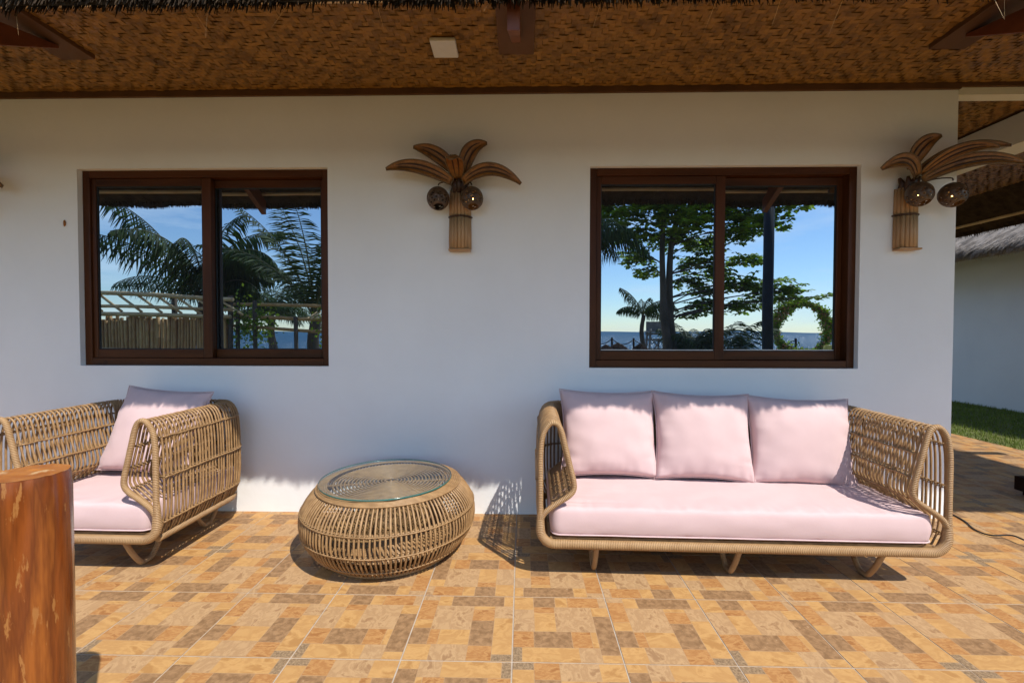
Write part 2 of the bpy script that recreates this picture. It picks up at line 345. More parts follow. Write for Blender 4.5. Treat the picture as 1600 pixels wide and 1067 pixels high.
for i in range(-15, 13):
    for j in range(-5, 21):
        cx, cy = -.034+TS*(i+.5), -1.318+TS*(j+.5)
        if cy > .2 and cx < 2.6: continue
        rz = ROT[(i % 2, j % 2)]
        cut = .608 if i == 12 else 1
        if i == 12: cx -= TS*(1-cut)/2
        vis = (-3.7 < cx and -2.2 < cy < .2) or (cx > 2.6 and cy < 4.4) or i == 12
        if vis:
            o = link_copy(tile_me, 'tile', floor, (cx, cy, rnd.uniform(-.0003, .0003)), (rnd.uniform(-.0006, .0006), rnd.uniform(-.0006, .0006), rz*math.pi/2)); o.scale = (1, cut, 1) if rz % 2 else (cut, 1, 1)
        elif i < 12: tile_mb(cx, cy, rz, 0, rest)
tag(rest.build('outer_tiles', floor), kind='stuff')

# lawn strip on the right
g = MB(); g.box((XE, -3.4, -.16), (7.6, 12, -.02), 'soil')
tag(g.build('lawn_bed'), kind='structure')
g = MB()
for k in range(26000):
    x = rnd.uniform(XE+.01, 7.47); y = rnd.uniform(1.0, 6.5) if k % 8 else rnd.uniform(-3, 12)
    h = rnd.uniform(.02, .055); a = rnd.uniform(0, 6.28); w = .004; dx, dy = math.cos(a)*w, math.sin(a)*w; lx, ly = rnd.uniform(-.02, .02), rnd.uniform(-.02, .02)
    g.quad([(x-dx, y-dy, -.02), (x+dx, y+dy, -.02), (x+lx, y+ly, -.02+h)], 'grass', rnd.random())
tag(g.build('grass'), 'short green grass beside the tiled floor, half in shade', 'grass', kind='stuff')

# ------------------------------------------------------------------ house wall with window openings
WT = 2.71; XC = 2.705; XL = -6.0
WIN = [(-2.900, -1.254, .952, 2.232), (.428, 2.120, .948, 2.228)]
g = MB(); T = .16
zb, zt = WIN[0][2], WIN[0][3]
def wbox(x0, x1, z0, z1): g.box((x0, 0, z0), (x1, T, z1), 'plaster')
wbox(XL, WIN[0][0], -.1, WT); wbox(WIN[0][1], WIN[1][0], -.1, WT); wbox(WIN[1][1], XC, -.1, WT)
for x0, x1, z0, z1 in WIN: wbox(x0, x1, -.1, z0); wbox(x0, x1, z1, WT)
g.box((XC-T, T, -.1), (XC, 7, WT), 'plaster'); g.box((XL, 6.84, -.1), (XC-T, 7, WT), 'plaster'); g.box((XL, T, -.1), (XL+T, 6.84, WT), 'plaster')
wall = g.build('house_wall'); tag(wall, 'white plastered house wall with two wood framed windows', 'wall')
g = MB()
g.box((XL+T, T, -.05), (XC-T, 6.8, .0), 'mat_back')
tag(g.build('room_floor'), kind='structure')
# lintel band carrying on over the passage
g = MB(); g.box((XC+.002, .0, 2.652), (6.0, .08, 2.697), 'beige')
tag(g.build('lintel_beam'), 'narrow beige lintel band over the open passage on the right', 'beam')
g = MB(); g.box((3.46, .152, 2.50), (3.665, 7, 2.706), 'beige')
tag(g.build('ceiling_beam'), 'pale beam running back along the passage ceiling on the right', 'beam')

# ------------------------------------------------------------------ windows
def window(x0, x1, z0, z1, label, front_left):
    w = empty('window', label, 'window', ((x0+x1)/2, .034, z0), 0, 'sliding windows in the white wall')
    cx = (x0+x1)/2; yb = 0
    def part(name, par, boxes, m, bevel=.003):
        q = MB()
        for lo, hi, *mm in boxes: q.box((lo[0]-cx, lo[1], lo[2]-z0), (hi[0]-cx, hi[1], hi[2]-z0), mm[0] if mm else m)
        return q.build(name, par, bevel)
    F = .048; D = .115
    part('frame', w, [((x0+.001, 0, z0+.001), (x0+F, D, z1-.001), 'frame_wood'), ((x1-F, 0, z0+.001), (x1-.001, D, z1-.001), 'frame_wood'),
                      ((x0+F, 0, z1-F), (x1-F, D, z1-.001), 'frame_wood_h'), ((x0+F, 0, z0+.001), (x1-F, D, z0+F), 'frame_wood_h')], 'frame_wood')
    mid = (x0+x1)/2-.008 if front_left is True else (x0+x1)/2
    st = .052; ov = .036
    for side in (0, 1):
        front = (side == 0)
        y0, y1 = (.012, .046) if front else (.056, .090)
        a = x0+F if side == 0 else mid-ov+.018
        b = mid+ov if side == 0 else x1-F
        zz0, zz1 = z0+F, z1-F
        fw_ = .036 if not front else .03
        sL = fw_ if side == 0 else .045
        sR = .062 if side == 0 else fw_
        e = .001
        s_ = part('sash', w, [((a+e, y0, zz0+e), (a+sL, y1, zz1-e), 'frame_wood'), ((b-sR, y0, zz0+e), (b-e, y1, zz1-e), 'frame_wood'),
                              ((a+sL, y0, zz1-.05), (b-sR, y1, zz1-e), 'frame_wood_h'), ((a+sL, y0, zz0+e), (b-sR, y1, zz0+.058), 'frame_wood_h')], 'frame_wood', .004)
        ym = (y0+y1)/2
        part('seal', s_, [((a+sL, ym-.009, zz0+.058), (a+sL+.006, ym+.008, zz1-.05)), ((b-sR-.006, ym-.009, zz0+.058), (b-sR, ym+.008, zz1-.05)),
                          ((a+sL+.006, ym-.009, zz0+.058), (b-sR-.006, ym+.008, zz0+.064)), ((a+sL+.006, ym-.009, zz1-.056), (b-sR-.006, ym+.008, zz1-.05))], 'seal', 0)
        if x0 > 0: part('reflection_strip', s_, [((a+sL+.006, y0+.004, zz0+.0643), (b-sR-.006, ym-.004, zz0+.0685))], 'white_plastic', 0)  # added white strip standing in for a bright line reflected along the pane bottom
        part('pane', s_, [((a+sL+.003, ym-.003, zz0+.061), (b-sR-.003, ym+.003, zz1-.053))], 'glass', 0)
    return w
window(*WIN[0], 'left sliding window, brown wood frame, mirroring palms and a bamboo fence', True)
window(*WIN[1], 'right sliding window above the sofa, brown wood frame, mirroring a broad-leaved tree', True)

# ------------------------------------------------------------------ woven soffit
SZ = 2.712
g = MB(); g.box((XL, -.80, SZ+.012), (5.10, 7, SZ+.03), 'mat_back')
soffit = tag(g.build('ceiling'), kind='structure')
g = MB(); P = .0275
def weave(x0, x1, y0, y1):
    nx, ny = int((x1-x0)/P), int((y1-y0)/P)
    def over(i, j):   # 2/2 twill, the diagonal turns now and then -> chevrons
        ii = i % 12; ii = ii if ii < 6 else 12-ii
        k = ii + j
        if noise.cell(V((i*.9+.1, j*.9+.1, 3.3))) > .93: k += 1
        return (k % 4) < 2
    for j in range(ny):          # strips along x: seen where over() holds
        i = 0
        while i < nx:
            if over(i, j):
                n = 1
                while i+n < nx and over(i+n, j) and n < 5: n += 1
                xa, xb = x0+i*P, x0+(i+n)*P; ya = y0+j*P+rnd.uniform(0, .003); yb = ya+P*rnd.uniform(.93, 1.02)
                o = rnd.uniform(-.0035, .0035); t = rnd.random()
                zl, zh = SZ+.0058, SZ+rnd.uniform(.0, .0034)
                m1, m2 = xa+.25*(xb-xa), xa+.75*(xb-xa)
                n0 = len(g.v)
                xs = (xa-.004, m1, m2, xb+.004); zz = (zl, zh, zh+rnd.uniform(-.002, .002), zl)
                for X_, Z_ in zip(xs, zz): g.v += [(X_, ya+o, Z_), (X_, yb+o, Z_)]
                for q in range(3): g.face((n0+2*q, n0+2*q+1, n0+2*q+3, n0+2*q+2), 'mat', None, t)
                i += n
            else: i += 1
    for i in range(nx):
        j = 0
        while j < ny:
            if not over(i, j):
                n = 1
                while j+n < ny and not over(i, j+n) and n < 5: n += 1
                ya, yb = y0+j*P, y0+(j+n)*P; xa = x0+i*P+rnd.uniform(0, .003); xb = xa+P*rnd.uniform(.92, 1.02)
                t = rnd.random(); zl, zh = SZ+.0058, SZ+rnd.uniform(.0, .0034)
                yy = (ya-.004, ya+.25*(yb-ya), ya+.75*(yb-ya), yb+.004); zz = (zl, zh, zh+rnd.uniform(-.002, .002), zl)
                n0 = len(g.v)
                for Y_, Z_ in zip(yy, zz): g.v += [(xa, Y_, Z_), (xb, Y_, Z_)]
                for q in range(3): g.face((n0+2*q, n0+2*q+2, n0+2*q+3, n0+2*q+1), 'mat', None, t*.9)
                j += n
            else: j += 1
weave(-4.6, 5.1, -.80, -.012)
weave(2.72, 3.45, .16, 3.2); weave(3.68, 5.1, .16, 4.0)
tag(g.build('woven_mat', soffit), kind='stuff')
g = MB(); g.box((XL, -.02, WT-.028), (XC+.0, -.001, WT+.012), 'rafter_b'); g.box((XC+.0, -.02, WT-.014), (6, -.001, WT+.012), 'rafter_b')
tag(g.build('cornice_strip'), 'thin brown timber strip between the white wall and woven ceiling', 'trim')
g = MB(); g.box((0, 0, 0), (.135, .15, .022), 'white_plastic'); q = g.build('cover_plate', bevel=.006, loc=(-.487, -.53, SZ-.024), rot=(0, 0, .02))
tag(q, 'square white plastic cover plate on the woven bamboo ceiling', 'cover plate')

# ------------------------------------------------------------------ thatched roof and its fringe
def strands(g, p0, p1, n, lo, hi, spread, m, down=(0, 0, -1), w=.006, jit=.05):
    p0, p1, down = V(p0), V(p1), V(down); e = (p1-p0).normalized()
    for k in range(n):
        p = p0.lerp(p1, rnd.random()) + V((rnd.uniform(-jit, jit), rnd.uniform(-jit, jit), rnd.uniform(-.01, .03)))
        L_ = rnd.uniform(lo, hi)+.022*noise.noise(V((p.x*2.1, p.y*2.1, 5)))+.012*noise.noise(V((p.x*7, p.y*7, 1))); d = (down+V((rnd.gauss(0, spread), rnd.gauss(0, spread), rnd.gauss(0, spread*.5)))).normalized()
        s_ = e*w*rnd.uniform(.5, 1.3); g.quad([p-s_, p+s_, p+d*L_+s_*.2, p+d*L_-s_*.2], m, rnd.random())
EY, EX, EZ = -1.256, 5.50, 2.375
sl_ = .80
roof = empty('thatched_roof', 'brown thatched eave with bamboo pole hanging over the patio', 'roof', (0, EY, EZ))
g = MB()
rx, ry, rz = 1.5, 2.6, EZ+sl_*(2.6-EY)
def sub(p): return (p[0], p[1]-EY, p[2]-EZ)
A, B_, C_, D_ = (-9, EY, EZ), (EX, EY, EZ), (EX-(ry-EY), ry, rz), (-9, ry, rz)
th = .16
g.hexa([sub(A), sub(B_), sub(C_), sub(D_)], [sub((p[0], p[1], p[2]+th)) for p in (A, B_, C_, D_)], 'thatch')
E_, F_ = (EX, 7.5, EZ), (EX-(ry-EY), 7.5-.5, rz)
g.hexa([sub(B_), sub(E_), sub(F_), sub(C_)], [sub((p[0], p[1], p[2]+th)) for p in (B_, E_, F_, C_)], 'thatch')
g.hexa([sub(D_), sub(C_), sub(F_), sub((-9, 7, rz))], [sub((p[0], p[1], p[2]+th)) for p in (D_, C_, F_, (-9, 7, rz))], 'thatch')
g.build('thatch_slope', roof)
g = MB()
strands(g, sub((-9, EY+.02, EZ+.06)), sub((EX, EY+.02, EZ+.06)), 26000, .064, .078, .10, 'thatch', (0, -.35, -1), .007, .03)
strands(g, sub((EX-.02, EY, EZ+.06)), sub((EX-.02, 7.5, EZ+.06)), 7000, .05, .09, .22, 'thatch', (.35, 0, -1), .006, .04)
strands(g, sub((-4, EY+.03, EZ+.04)), sub((EX, EY+.03, EZ+.04)), 16, .10, .17, .35, 'bamboo_grey', (0, .1, -1), .0012, .03)
tag(g.build('thatch_fringe', roof), kind='stuff')
def bamboo(g, a, b, r, m='bamboo', seg=.32, n=8):
    a, b = V(a), V(b); L_ = (b-a).length; d = (b-a)/L_; pts = []; rr = []; s_ = rnd.uniform(.05, seg)
    pts.append(a); rr.append(r)
    while s_ < L_-.03:
        for ds, k in ((-.012, 1), (0, 1.14), (.012, 1)): pts.append(a+d*(s_+ds)); rr.append(r*k)
        s_ += seg*rnd.uniform(.85, 1.15)
    pts.append(b); rr.append(r); g.tube(pts, rr, m, n)
g = MB(); bamboo(g, sub((-9, -1.14, 2.475)), sub((5.38, -1.14, 2.475)), .020, seg=.5); g.build('bamboo_pole', roof)
g = MB(); bamboo(g, sub((5.38, -1.14, 2.475)), sub((5.38, 7.4, 2.475)), .020, seg=.5); g.build('bamboo_pole', roof)
# rafters: a brown board against the ceiling and a deeper dark red rafter below it
for k, xc in enumerate((-4.90, -2.48, -.035, 2.265, 4.5)):
    r_ = empty('rafter', ('timber rafter beyond the left edge of the ceiling', 'dark red timber rafter at the top left corner under the woven ceiling', 'short centre rafter with an orange-lit edge under the woven ceiling',
                          'dark red timber rafter at the top right under the woven ceiling', 'timber rafter over the passage corner far right')[k], 'rafter', (xc, -.42, SZ), 0, 'rafters under the thatched eave')
    g = MB(); g.box((-.095, -.385, -.022), (.095, .02, .012), 'rafter_b'); g.build('rafter_board', r_, .003)
    def slope(y): return -.038-.56*(-.11-y)
    g = MB(); w_ = .024
    g.hexa([(-w_, -.11, slope(-.11)), (w_, -.11, slope(-.11)), (w_, -.79, slope(-.79)), (-w_, -.79, slope(-.79))][::-1],
           [(-w_, -.11, -.023), (w_, -.11, -.023), (w_, -.79, -.17), (-w_, -.79, -.17)][::-1], 'rafter')
    g.build('rafter_beam', r_, .003)

# ------------------------------------------------------------------ neighbouring house on the right
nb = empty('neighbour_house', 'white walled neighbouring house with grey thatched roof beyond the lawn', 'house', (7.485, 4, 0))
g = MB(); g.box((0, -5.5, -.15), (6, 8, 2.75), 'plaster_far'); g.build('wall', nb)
g = MB()
ex, ez = -.56, 2.30
g.hexa([(ex, -6.1, ez), (3, -6.1, ez+2.6), (3, 9, ez+2.6), (ex, 9, ez)], [(ex-.03, -6.1, ez+.2), (3, -6.1, ez+2.85), (3, 9, ez+2.85), (ex-.03, 9, ez+.2)], 'thatch_grey')
g.hexa([(3, -6.1, ez+2.6), (6.6, -6.1, ez), (6.6, 9, ez), (3, 9, ez+2.6)], [(3, -6.1, ez+2.85), (6.6, -6.1, ez+.2), (6.6, 9, ez+.2), (3, 9, ez+2.85)], 'thatch_grey')
rf = g.build('roof', nb)
g = MB()
for k in range(15000):
    t = rnd.random()**1.6; y = rnd.uniform(-3.5, 3.5); x = ex-.04+t*1.6; z = ez+.20+(x-ex)*.735
    L_ = rnd.uniform(.10, .26); w_ = rnd.uniform(.003, .008); sx = rnd.gauss(0, .25)
    d = V((-1, sx, -.72+rnd.gauss(0, .13))).normalized()*L_; p = V((x, y, z+rnd.uniform(0, .03)))
    g.quad([p+V((0, -w_, 0)), p+V((0, w_, 0)), p+d+V((0, w_*.3, .006)), p+d+V((0, -w_*.3, .006))], 'thatch_grey', rnd.random())
strands(g, (ex-.02, -3.5, ez+.17), (ex-.02, 3.5, ez+.17), 8000, .08, .22, .25, 'thatch_grey', (-.35, 0, -1), .005, .03)
tag(g.build('thatch_straw', rf), kind='stuff')

# ------------------------------------------------------------------ wicker shell of sofa and chair
# cross-section (distance inward from the outer face, height)
PROF = [(.045, .172), (.012, .235), (.000, .34), (.000, .50), (.004, .62), (.018, .70), (.045, .742), (.075, .752), (.102, .735), (.118, .69), (.135, .61), (.158, .52), (.172, .46), (.165, .425), (.12, .38), (.07, .335)]
def shell_path(w, d, r, step):
    # from front right back round to front left (local: x across, y depth, front y=0, back y=d); inward normal follows
    pts = []
    segs = [('l', (w/2, .03), (w/2, d-r)), ('a', (w/2-r, d-r), 0, math.pi/2), ('l', (w/2-r, d), (-w/2+r, d)), ('a', (-w/2+r, d-r), math.pi/2, math.pi), ('l', (-w/2, d-r), (-w/2, .03))]
    for s_ in segs:
        if s_[0] == 'l':
            a, b = V(s_[1]), V(s_[2]); L_ = (b-a).length; n = max(1, round(L_/step)); t = (b-a)/L_; nrm = V((-t.y, t.x))
            for k in range(n): pts.append((a.lerp(b, k/n), nrm))
        else:
            c = V(s_[1]); n = max(3, round(r*(math.pi/2)/step))
            for k in range(n):
                a_ = s_[2]+(s_[3]-s_[2])*k/n; o = V((math.cos(a_), math.sin(a_))); pts.append((c+o*r, -o))
    pts.append((V((-w/2, .03)), V((1, 0))))
    return pts
def on_shell(st, n, z):
    p, nr = st; q = p+nr*n; return (q.x, q.y, z)
def prof_at(z, outer=True):
    pr = PROF[:8] if outer else PROF[7:][::-1]
    for a, b in zip(pr, pr[1:]):
        if a[1] <= z <= b[1] and b[1] > a[1]: t = (z-a[1])/(b[1]-a[1]); return a[0]+(b[0]-a[0])*t
    return pr[0][0]
def wicker_seat(root, w, d, legs, name):
    st = shell_path(w, d, .16, .0245)
    prof = smooth_path([(a, b, 0) for a, b in PROF], 2)
    g = MB()
    for s_ in st:
        j = rnd.uniform(-.0025, .0025)
        g.tube([on_shell(s_, p.x+j, p.y) for p in prof], .0054*rnd.uniform(.88, 1.12), 'wicker', 5, cap=False)
    tag(g.build('wicker_strands', root), kind='stuff')
    for z, outer in ((.665, True), (.47, True), (.25, True), (.62, False), (.515, False), (.415, False)):
        g = MB(); off = -.0075 if outer else .0075
        n_ = prof_at(z, outer)
        g.tube([on_shell(s_, n_+off, z+rnd.uniform(-.002, .002)) for s_ in st], .0048, 'wicker', 5); g.build('wicker_rod', root)
        # little bindings where each strand crosses the rod
    g = MB()
    for z, outer in ((.665, True), (.47, True), (.25, True), (.62, False), (.515, False), (.415, False)):
        n_ = prof_at(z, outer)
        for s_ in st[::1]:
            c = V(on_shell(s_, n_+(.004 if outer else -.004), z)); nr = V((s_[1].x, s_[1].y, 0)); t = V((-nr.y, nr.x, 0))
            a = c+nr*.011; b = c-nr*.011
            g.tube([a-t*.004+V((0, 0, -.004)), a+t*.004+V((0, 0, .006)), b+t*.004+V((0, 0, .006)), b-t*.004+V((0, 0, -.006))], .0028, 'wrap', 4, closed=True)
    tag(g.build('strand_bindings', root), kind='stuff')
    # front frame: one wrapped tube runs up one side post, the other joins through the front rail
    rr = .07; zr = .175
    pts = []
    for s_ in (1, -1):
        side = [(s_*(w/2-.012), .36), (s_*(w/2-.012), .33), (s_*(w/2-.012), .30), (s_*(w/2-.012), zr+rr+.02)] + [(s_*(w/2-.012-rr+rr*math.cos(a)), zr+rr-rr*math.sin(a)) for a in [math.pi/2*k/8 for k in range(9)]]
        pts += side if s_ == 1 else side[::-1]
    g = MB(); path = [(x, .0, z) for x, z in pts]
    # resample with rounded radius: posts slimmer than rail
    rad = [.0132 if p[2] > .34 else (.0155+.0065*min(1, max(0, (.34-p[2])/.1))) for p in path]
    g.tube(path, rad, 'wrap', 12, flat=.92); g.build('front_rail', root)
    for s_ in (1, -1):
        loop = [(.012, .30), (.012, .40), (.012, .50), (.012, .60), (.018, .67), (.032, .715), (.060, .748), (.090, .745), (.110, .71), (.128, .64), (.150, .55), (.168, .475), (.168, .435), (.145, .405), (.085, .365), (.035, .325), (.013, .285)]
        lp = smooth_path([(s_*(w/2-a), -.003, b) for a, b in loop], 5)
        g = MB(); g.tube(lp, .0134, 'wrap', 10); g.build('arm_frame', root)
    # bottom rim round sides and back, seat deck
    rim = [(p.x, p.y, .168) for p, n in [(q[0]+q[1]*.035, 0) for q in st]]
    g = MB(); g.tube(rim, .017, 'wrap', 8); g.build('bottom_rim', root)
    lrim = [(p.x, p.y, .335) for p, n in [(q[0]+q[1]*.075, 0) for q in st]]
    g = MB(); g.tube(lrim, .012, 'wrap', 6); g.build('seat_rim', root)
    g = MB(); g.box((-w/2+.06, .02, .185), (w/2-.06, d-.05, .200), 'wicker')
    for k in range(int((w-.12)/.05)): g.box((-w/2+.07+k*.05, .02, .176), (-w/2+.09+k*.05, d-.05, .1845), 'wicker')
    g.build('seat_deck', root)
    for lx in legs:
        for yc in (.125, .56):
            hw = .125; zt_ = .165
            lp = smooth_path([(lx, yc-hw, zt_), (lx, yc-hw*.66, .085), (lx, yc-hw*.28, .022), (lx, yc, .0135), (lx, yc+hw*.28, .022), (lx, yc+hw*.66, .085), (lx, yc+hw, zt_)], 6)
            g = MB(); g.tube(lp, .0128, 'wrap', 10); lg = g.build('leg', root)
            g = MB(); g.tube([(lx, yc-.012, .006), (lx, yc+.012, .006)], .0075, 'black_rubber', 6); g.build('foot_cap', lg)
sofa = empty('wicker_sofa', 'long tan wicker sofa with hairpin legs under the right window', 'sofa', (1.013, -.800, 0), R(-1.4), 'wicker seats on the patio')
wicker_seat(sofa, 1.875, .74, (-.66, 0, .645), 'sofa')
chair = empty('wicker_armchair', 'tan wicker armchair under the left window, partly behind the log post', 'armchair', (-2.170, -.785, 0), R(-1.0), 'wicker seats on the patio')
wicker_seat(chair, .86, .72, (-.255, .255), 'chair')

# ------------------------------------------------------------------ cushions
def cushion(name, sx, sy, sz, label, loc, rot=(0, 0, 0), puff=1.0, seed=0, pinch=.10, box=0.0, group=None, sag=0):
    """soft pillow in the xy plane, thickness along z; box>0 gives a boxed seat pad with a flat side wall"""
    nx, ny = max(20, int(sx/.018)), max(20, int(sy/.018)); g = MB(); V0 = []
    def h(u, v):
        a = (1-abs(u)**(2.4 if not box else 10))*(1-abs(v)**(2.4 if not box else 10)); a = max(a, 0)
        return a**(.5 if not box else .35)
    def wr(u, v, s):
        p = V((u*sx*5+seed*7.3, v*sy*5+seed, s*3.1+seed))
        e = max(abs(u), abs(v)); amp = (.0035+.0075*e**3)*(.45 if box else 1)
        n1 = noise.noise(p*1.2)*amp*1.3
        # pulls radiating from seams
        n2 = noise.noise(V((u*sx*28+seed, seed*3+s*9, v*2)))*.011*abs(v)**4 + noise.noise(V((v*sy*28+seed, seed*5+s*9, u*2)))*.011*abs(u)**4
        n3 = (1-abs(noise.noise(V((u*sx*13+seed*2, seed+s*4, v*1.5))))*4)*.0035*max(0, abs(v)-.35)**2 + (1-abs(noise.noise(V((v*sy*13+seed, seed*4+s*3, u*1.5))))*4)*.0035*max(0, abs(u)-.35)**2
        return n1+n2+(0 if box else n3*2.2)
    for s_ in (1, -1):
        base = len(g.v)
        for j in range(ny+1):
            for i in range(nx+1):
                u, v = 2*i/nx-1, 2*j/ny-1
                u = math.sin(u*math.pi/2)*.35+u*.65; v = math.sin(v*math.pi/2)*.35+v*.65
                px = 1-pinch*(1-v*v)*abs(u)**3*1.0; py = 1-pinch*(1-u*u)*abs(v)**3
                if box:
                    c = .06; px = 1; py = 1
                edge = 0 if (i in (0, nx) or j in (0, ny)) else 1
                t = sz/2*h(u, v)*puff
                if box: t = sz/2*(.90+.12*h(u, v))
                x, y = u*sx/2*px, v*sy/2*py
                if box:
                    rc = .045; ax, ay = sx/2-rc, sy/2-rc
                    if abs(x) > ax and abs(y) > ay:
                        dx, dy = abs(x)-ax, abs(y)-ay; m_ = max(dx, dy); L_ = math.hypot(dx, dy)
                        if L_ > 1e-6: k = m_/L_; x = math.copysign(ax+dx*k, x); y = math.copysign(ay+dy*k, y)
                    x *= 1+noise.noise(V((y*6, seed, s_)))*.004; y += noise.noise(V((x*4, seed, 2)))*.005*abs(v)
                z = s_*(t + (wr(u, v, s_) if edge else 0)) - sag*(1-u*u)
                if not edge and not box: z = noise.noise(V((x*9, y*9, seed)))*.006 - sag*(1-u*u)
                g.v.append((x, y, z))
        for j in range(ny):
            for i in range(nx):
                a = base+j*(nx+1)+i; q = (a, a+1, a+nx+2, a+nx+1)
                g.face(q if s_ == 1 else q[::-1], 'pink', None, .5, True)
    if box:   # side wall, slightly bulged
        b0, b1 = 0, (nx+1)*(ny+1)
        ring = [i for i in range(nx+1)] + [j*(nx+1)+nx for j in range(1, ny+1)] + [ny*(nx+1)+i for i in range(nx-1, -1, -1)] + [j*(nx+1) for j in range(ny-1, 0, -1)]
        rows = [[b0+k for k in ring]]
        for t in (.25, .5, .75):
            row = []
            for k in ring:
                p, q = V(g.v[b0+k]), V(g.v[b1+k]); c = p.lerp(q, t); o = V((c.x/(sx/2), c.y/(sy/2), 0)); o = V((o.x**7, o.y**7, 0))
                if o.length > 0: o.normalize()
                c += o*(.009*math.sin(math.pi*t)+noise.noise(V((c.x*8, c.y*8, t*4+seed)))*.004)
                row.append(len(g.v)); g.v.append(tuple(c))
            rows.append(row)
        rows.append([b1+k for k in ring]); welts = [[V(g.v[k])*1.0 for k in rows[0]], [V(g.v[k]) for k in rows[-1]]]
        for r0, r1 in zip(rows, rows[1:]):
            for k in range(len(ring)):
                k2 = (k+1) % len(ring); g.face((r0[k2], r0[k], r1[k], r1[k2]), 'pink', None, .5, True)
    o = g.build(name); o.location = loc; o.rotation_euler = rot
    # weld and soften
    w_ = o.modifiers.new('weld', 'WELD'); w_.merge_threshold = .0006
    sb = o.modifiers.new('soft', 'SUBSURF'); sb.levels = 1; sb.render_levels = 1
    tag(o, label, 'cushion', group)
    if box:
        for w2 in welts[1:]: q = MB(); q.tube([V((p.x*1.0015, p.y*1.003, p.z*.985)) for p in w2], .0036, 'pink', 6, closed=True); q.build('piping', o)
    if not box:   # piping seam
        e = []
        for k in range(120):
            t = k/120*4; s4 = int(t); f_ = t-s4; a = 2*f_-1
            u, v = ((a, -1), (1, a), (-a, 1), (-1, -a))[s4]
            px = 1-pinch*(1-v*v)*abs(u)**3; py = 1-pinch*(1-u*u)*abs(v)**3
            x, y = u*sx/2*px, v*sy/2*py; e.append((x, y, noise.noise(V((x*9, y*9, seed)))*.006 - sag*(1-u*u)))
        q = MB(); q.tube(e, .0035, 'pink', 5, closed=True); q.build('piping', o)
    return o
def seatpad(w, root, label, sd):
    o = cushion('seat_cushion', w, .665, .135, label, (0, 0, 0), seed=sd, box=1, group='pink seat cushions')
    m = Matrix.Translation(root.location) @ Matrix.Rotation(root.rotation_euler.z, 4, 'Z') @ Matrix.Translation((0, .335, .278))
    o.location = m.to_translation(); o.rotation_euler = (0, 0, root.rotation_euler.z); return o
seatpad(1.745, sofa, 'long pale pink seat cushion filling the wicker sofa', 3)
seatpad(.745, chair, 'square pale pink seat cushion in the wicker armchair', 5)
tilt = R(90-16)
for k, (xc, zc, rz_, w_, lab) in enumerate(((.500, .590, R(2), .565, 'leftmost of the three pink back cushions on the sofa'), (1.030, .580, R(-3), .555, 'middle pink back cushion on the sofa'),
                                      (1.568, .560, R(-4), .575, 'rightmost of the three pink back cushions, beside the right wicker arm'))):
    cushion('back_cushion', w_, .50, .19, lab, (xc, -.285-.02*k, zc+.006), (tilt, R((1.2, 1.5, 1.8)[k]), rz_), seed=11+k*4, pinch=.085, group='pink back cushions on the sofa')
cushion('back_cushion', .56, .50, .17, 'pink back cushion leaning in the wicker armchair', (-2.145, -.31, .60), (R(90-22), R(3), R(-5)), seed=31, pinch=.07)

# ------------------------------------------------------------------ round wicker table with glass
TX, TY = -.722, -.452
tb = empty('wicker_table', 'round drum shaped wicker coffee table with glass top', 'table', (TX, TY, 0))
prof = smooth_path([(.335, .012, 0), (.372, .035, 0), (.425, .095, 0), (.452, .16, 0), (.457, .215, 0), (.440, .275, 0), (.405, .325, 0), (.372, .355, 0)], 3)
def prof_r(z):
    for a, b in zip(prof, prof[1:]):
        if a.y <= z <= b.y: return a.x+(b.x-a.x)*(z-a.y)/(b.y-a.y)
    return prof[-1].x
g = MB(); NS = 122
for k in range(NS):
    a = 2*math.pi*k/NS+rnd.uniform(-.004, .004); c, s_ = math.cos(a), math.sin(a)
    g.tube([(p.x*c, p.x*s_, p.y) for p in prof], .0056*rnd.uniform(.88, 1.12), 'wicker', 5, cap=False)
tag(g.build('wicker_strands', tb), kind='stuff')
def ring(r, z, rad, m='wicker', n=72, sides=6, name='wicker_rod', par=None):
    g = MB(); g.tube([(r*math.cos(2*math.pi*k/n), r*math.sin(2*math.pi*k/n), z) for k in range(n)], rad, m, sides, closed=True); return g.build(name, par or tb)
for z in (.058, .15, .25): ring(prof_r(z)+.0065, z, .0034); ring(prof_r(z)-.010, z, .006)
g = MB()
for z in (.058, .15, .25):
    for k in range(NS):
        a = 2*math.pi*(k+.0)/NS; rr_ = prof_r(z)-.004; c = V((rr_*math.cos(a), rr_*math.sin(a), z)); nr = V((math.cos(a), math.sin(a), 0)); t = V((-nr.y, nr.x, 0))
        A_, B2 = c+nr*.0105, c-nr*.0105
        g.tube([A_-t*.007+V((0, 0, -.005)), A_+t*.007+V((0, 0, .006)), B2+t*.006+V((0, 0, .006)), B2-t*.006+V((0, 0, -.006))], .0036, 'wrap', 4, closed=True)
tag(g.build('strand_bindings', tb), kind='stuff')
ring(.338, .012, .012, 'wrap', sides=8, name='base_ring')
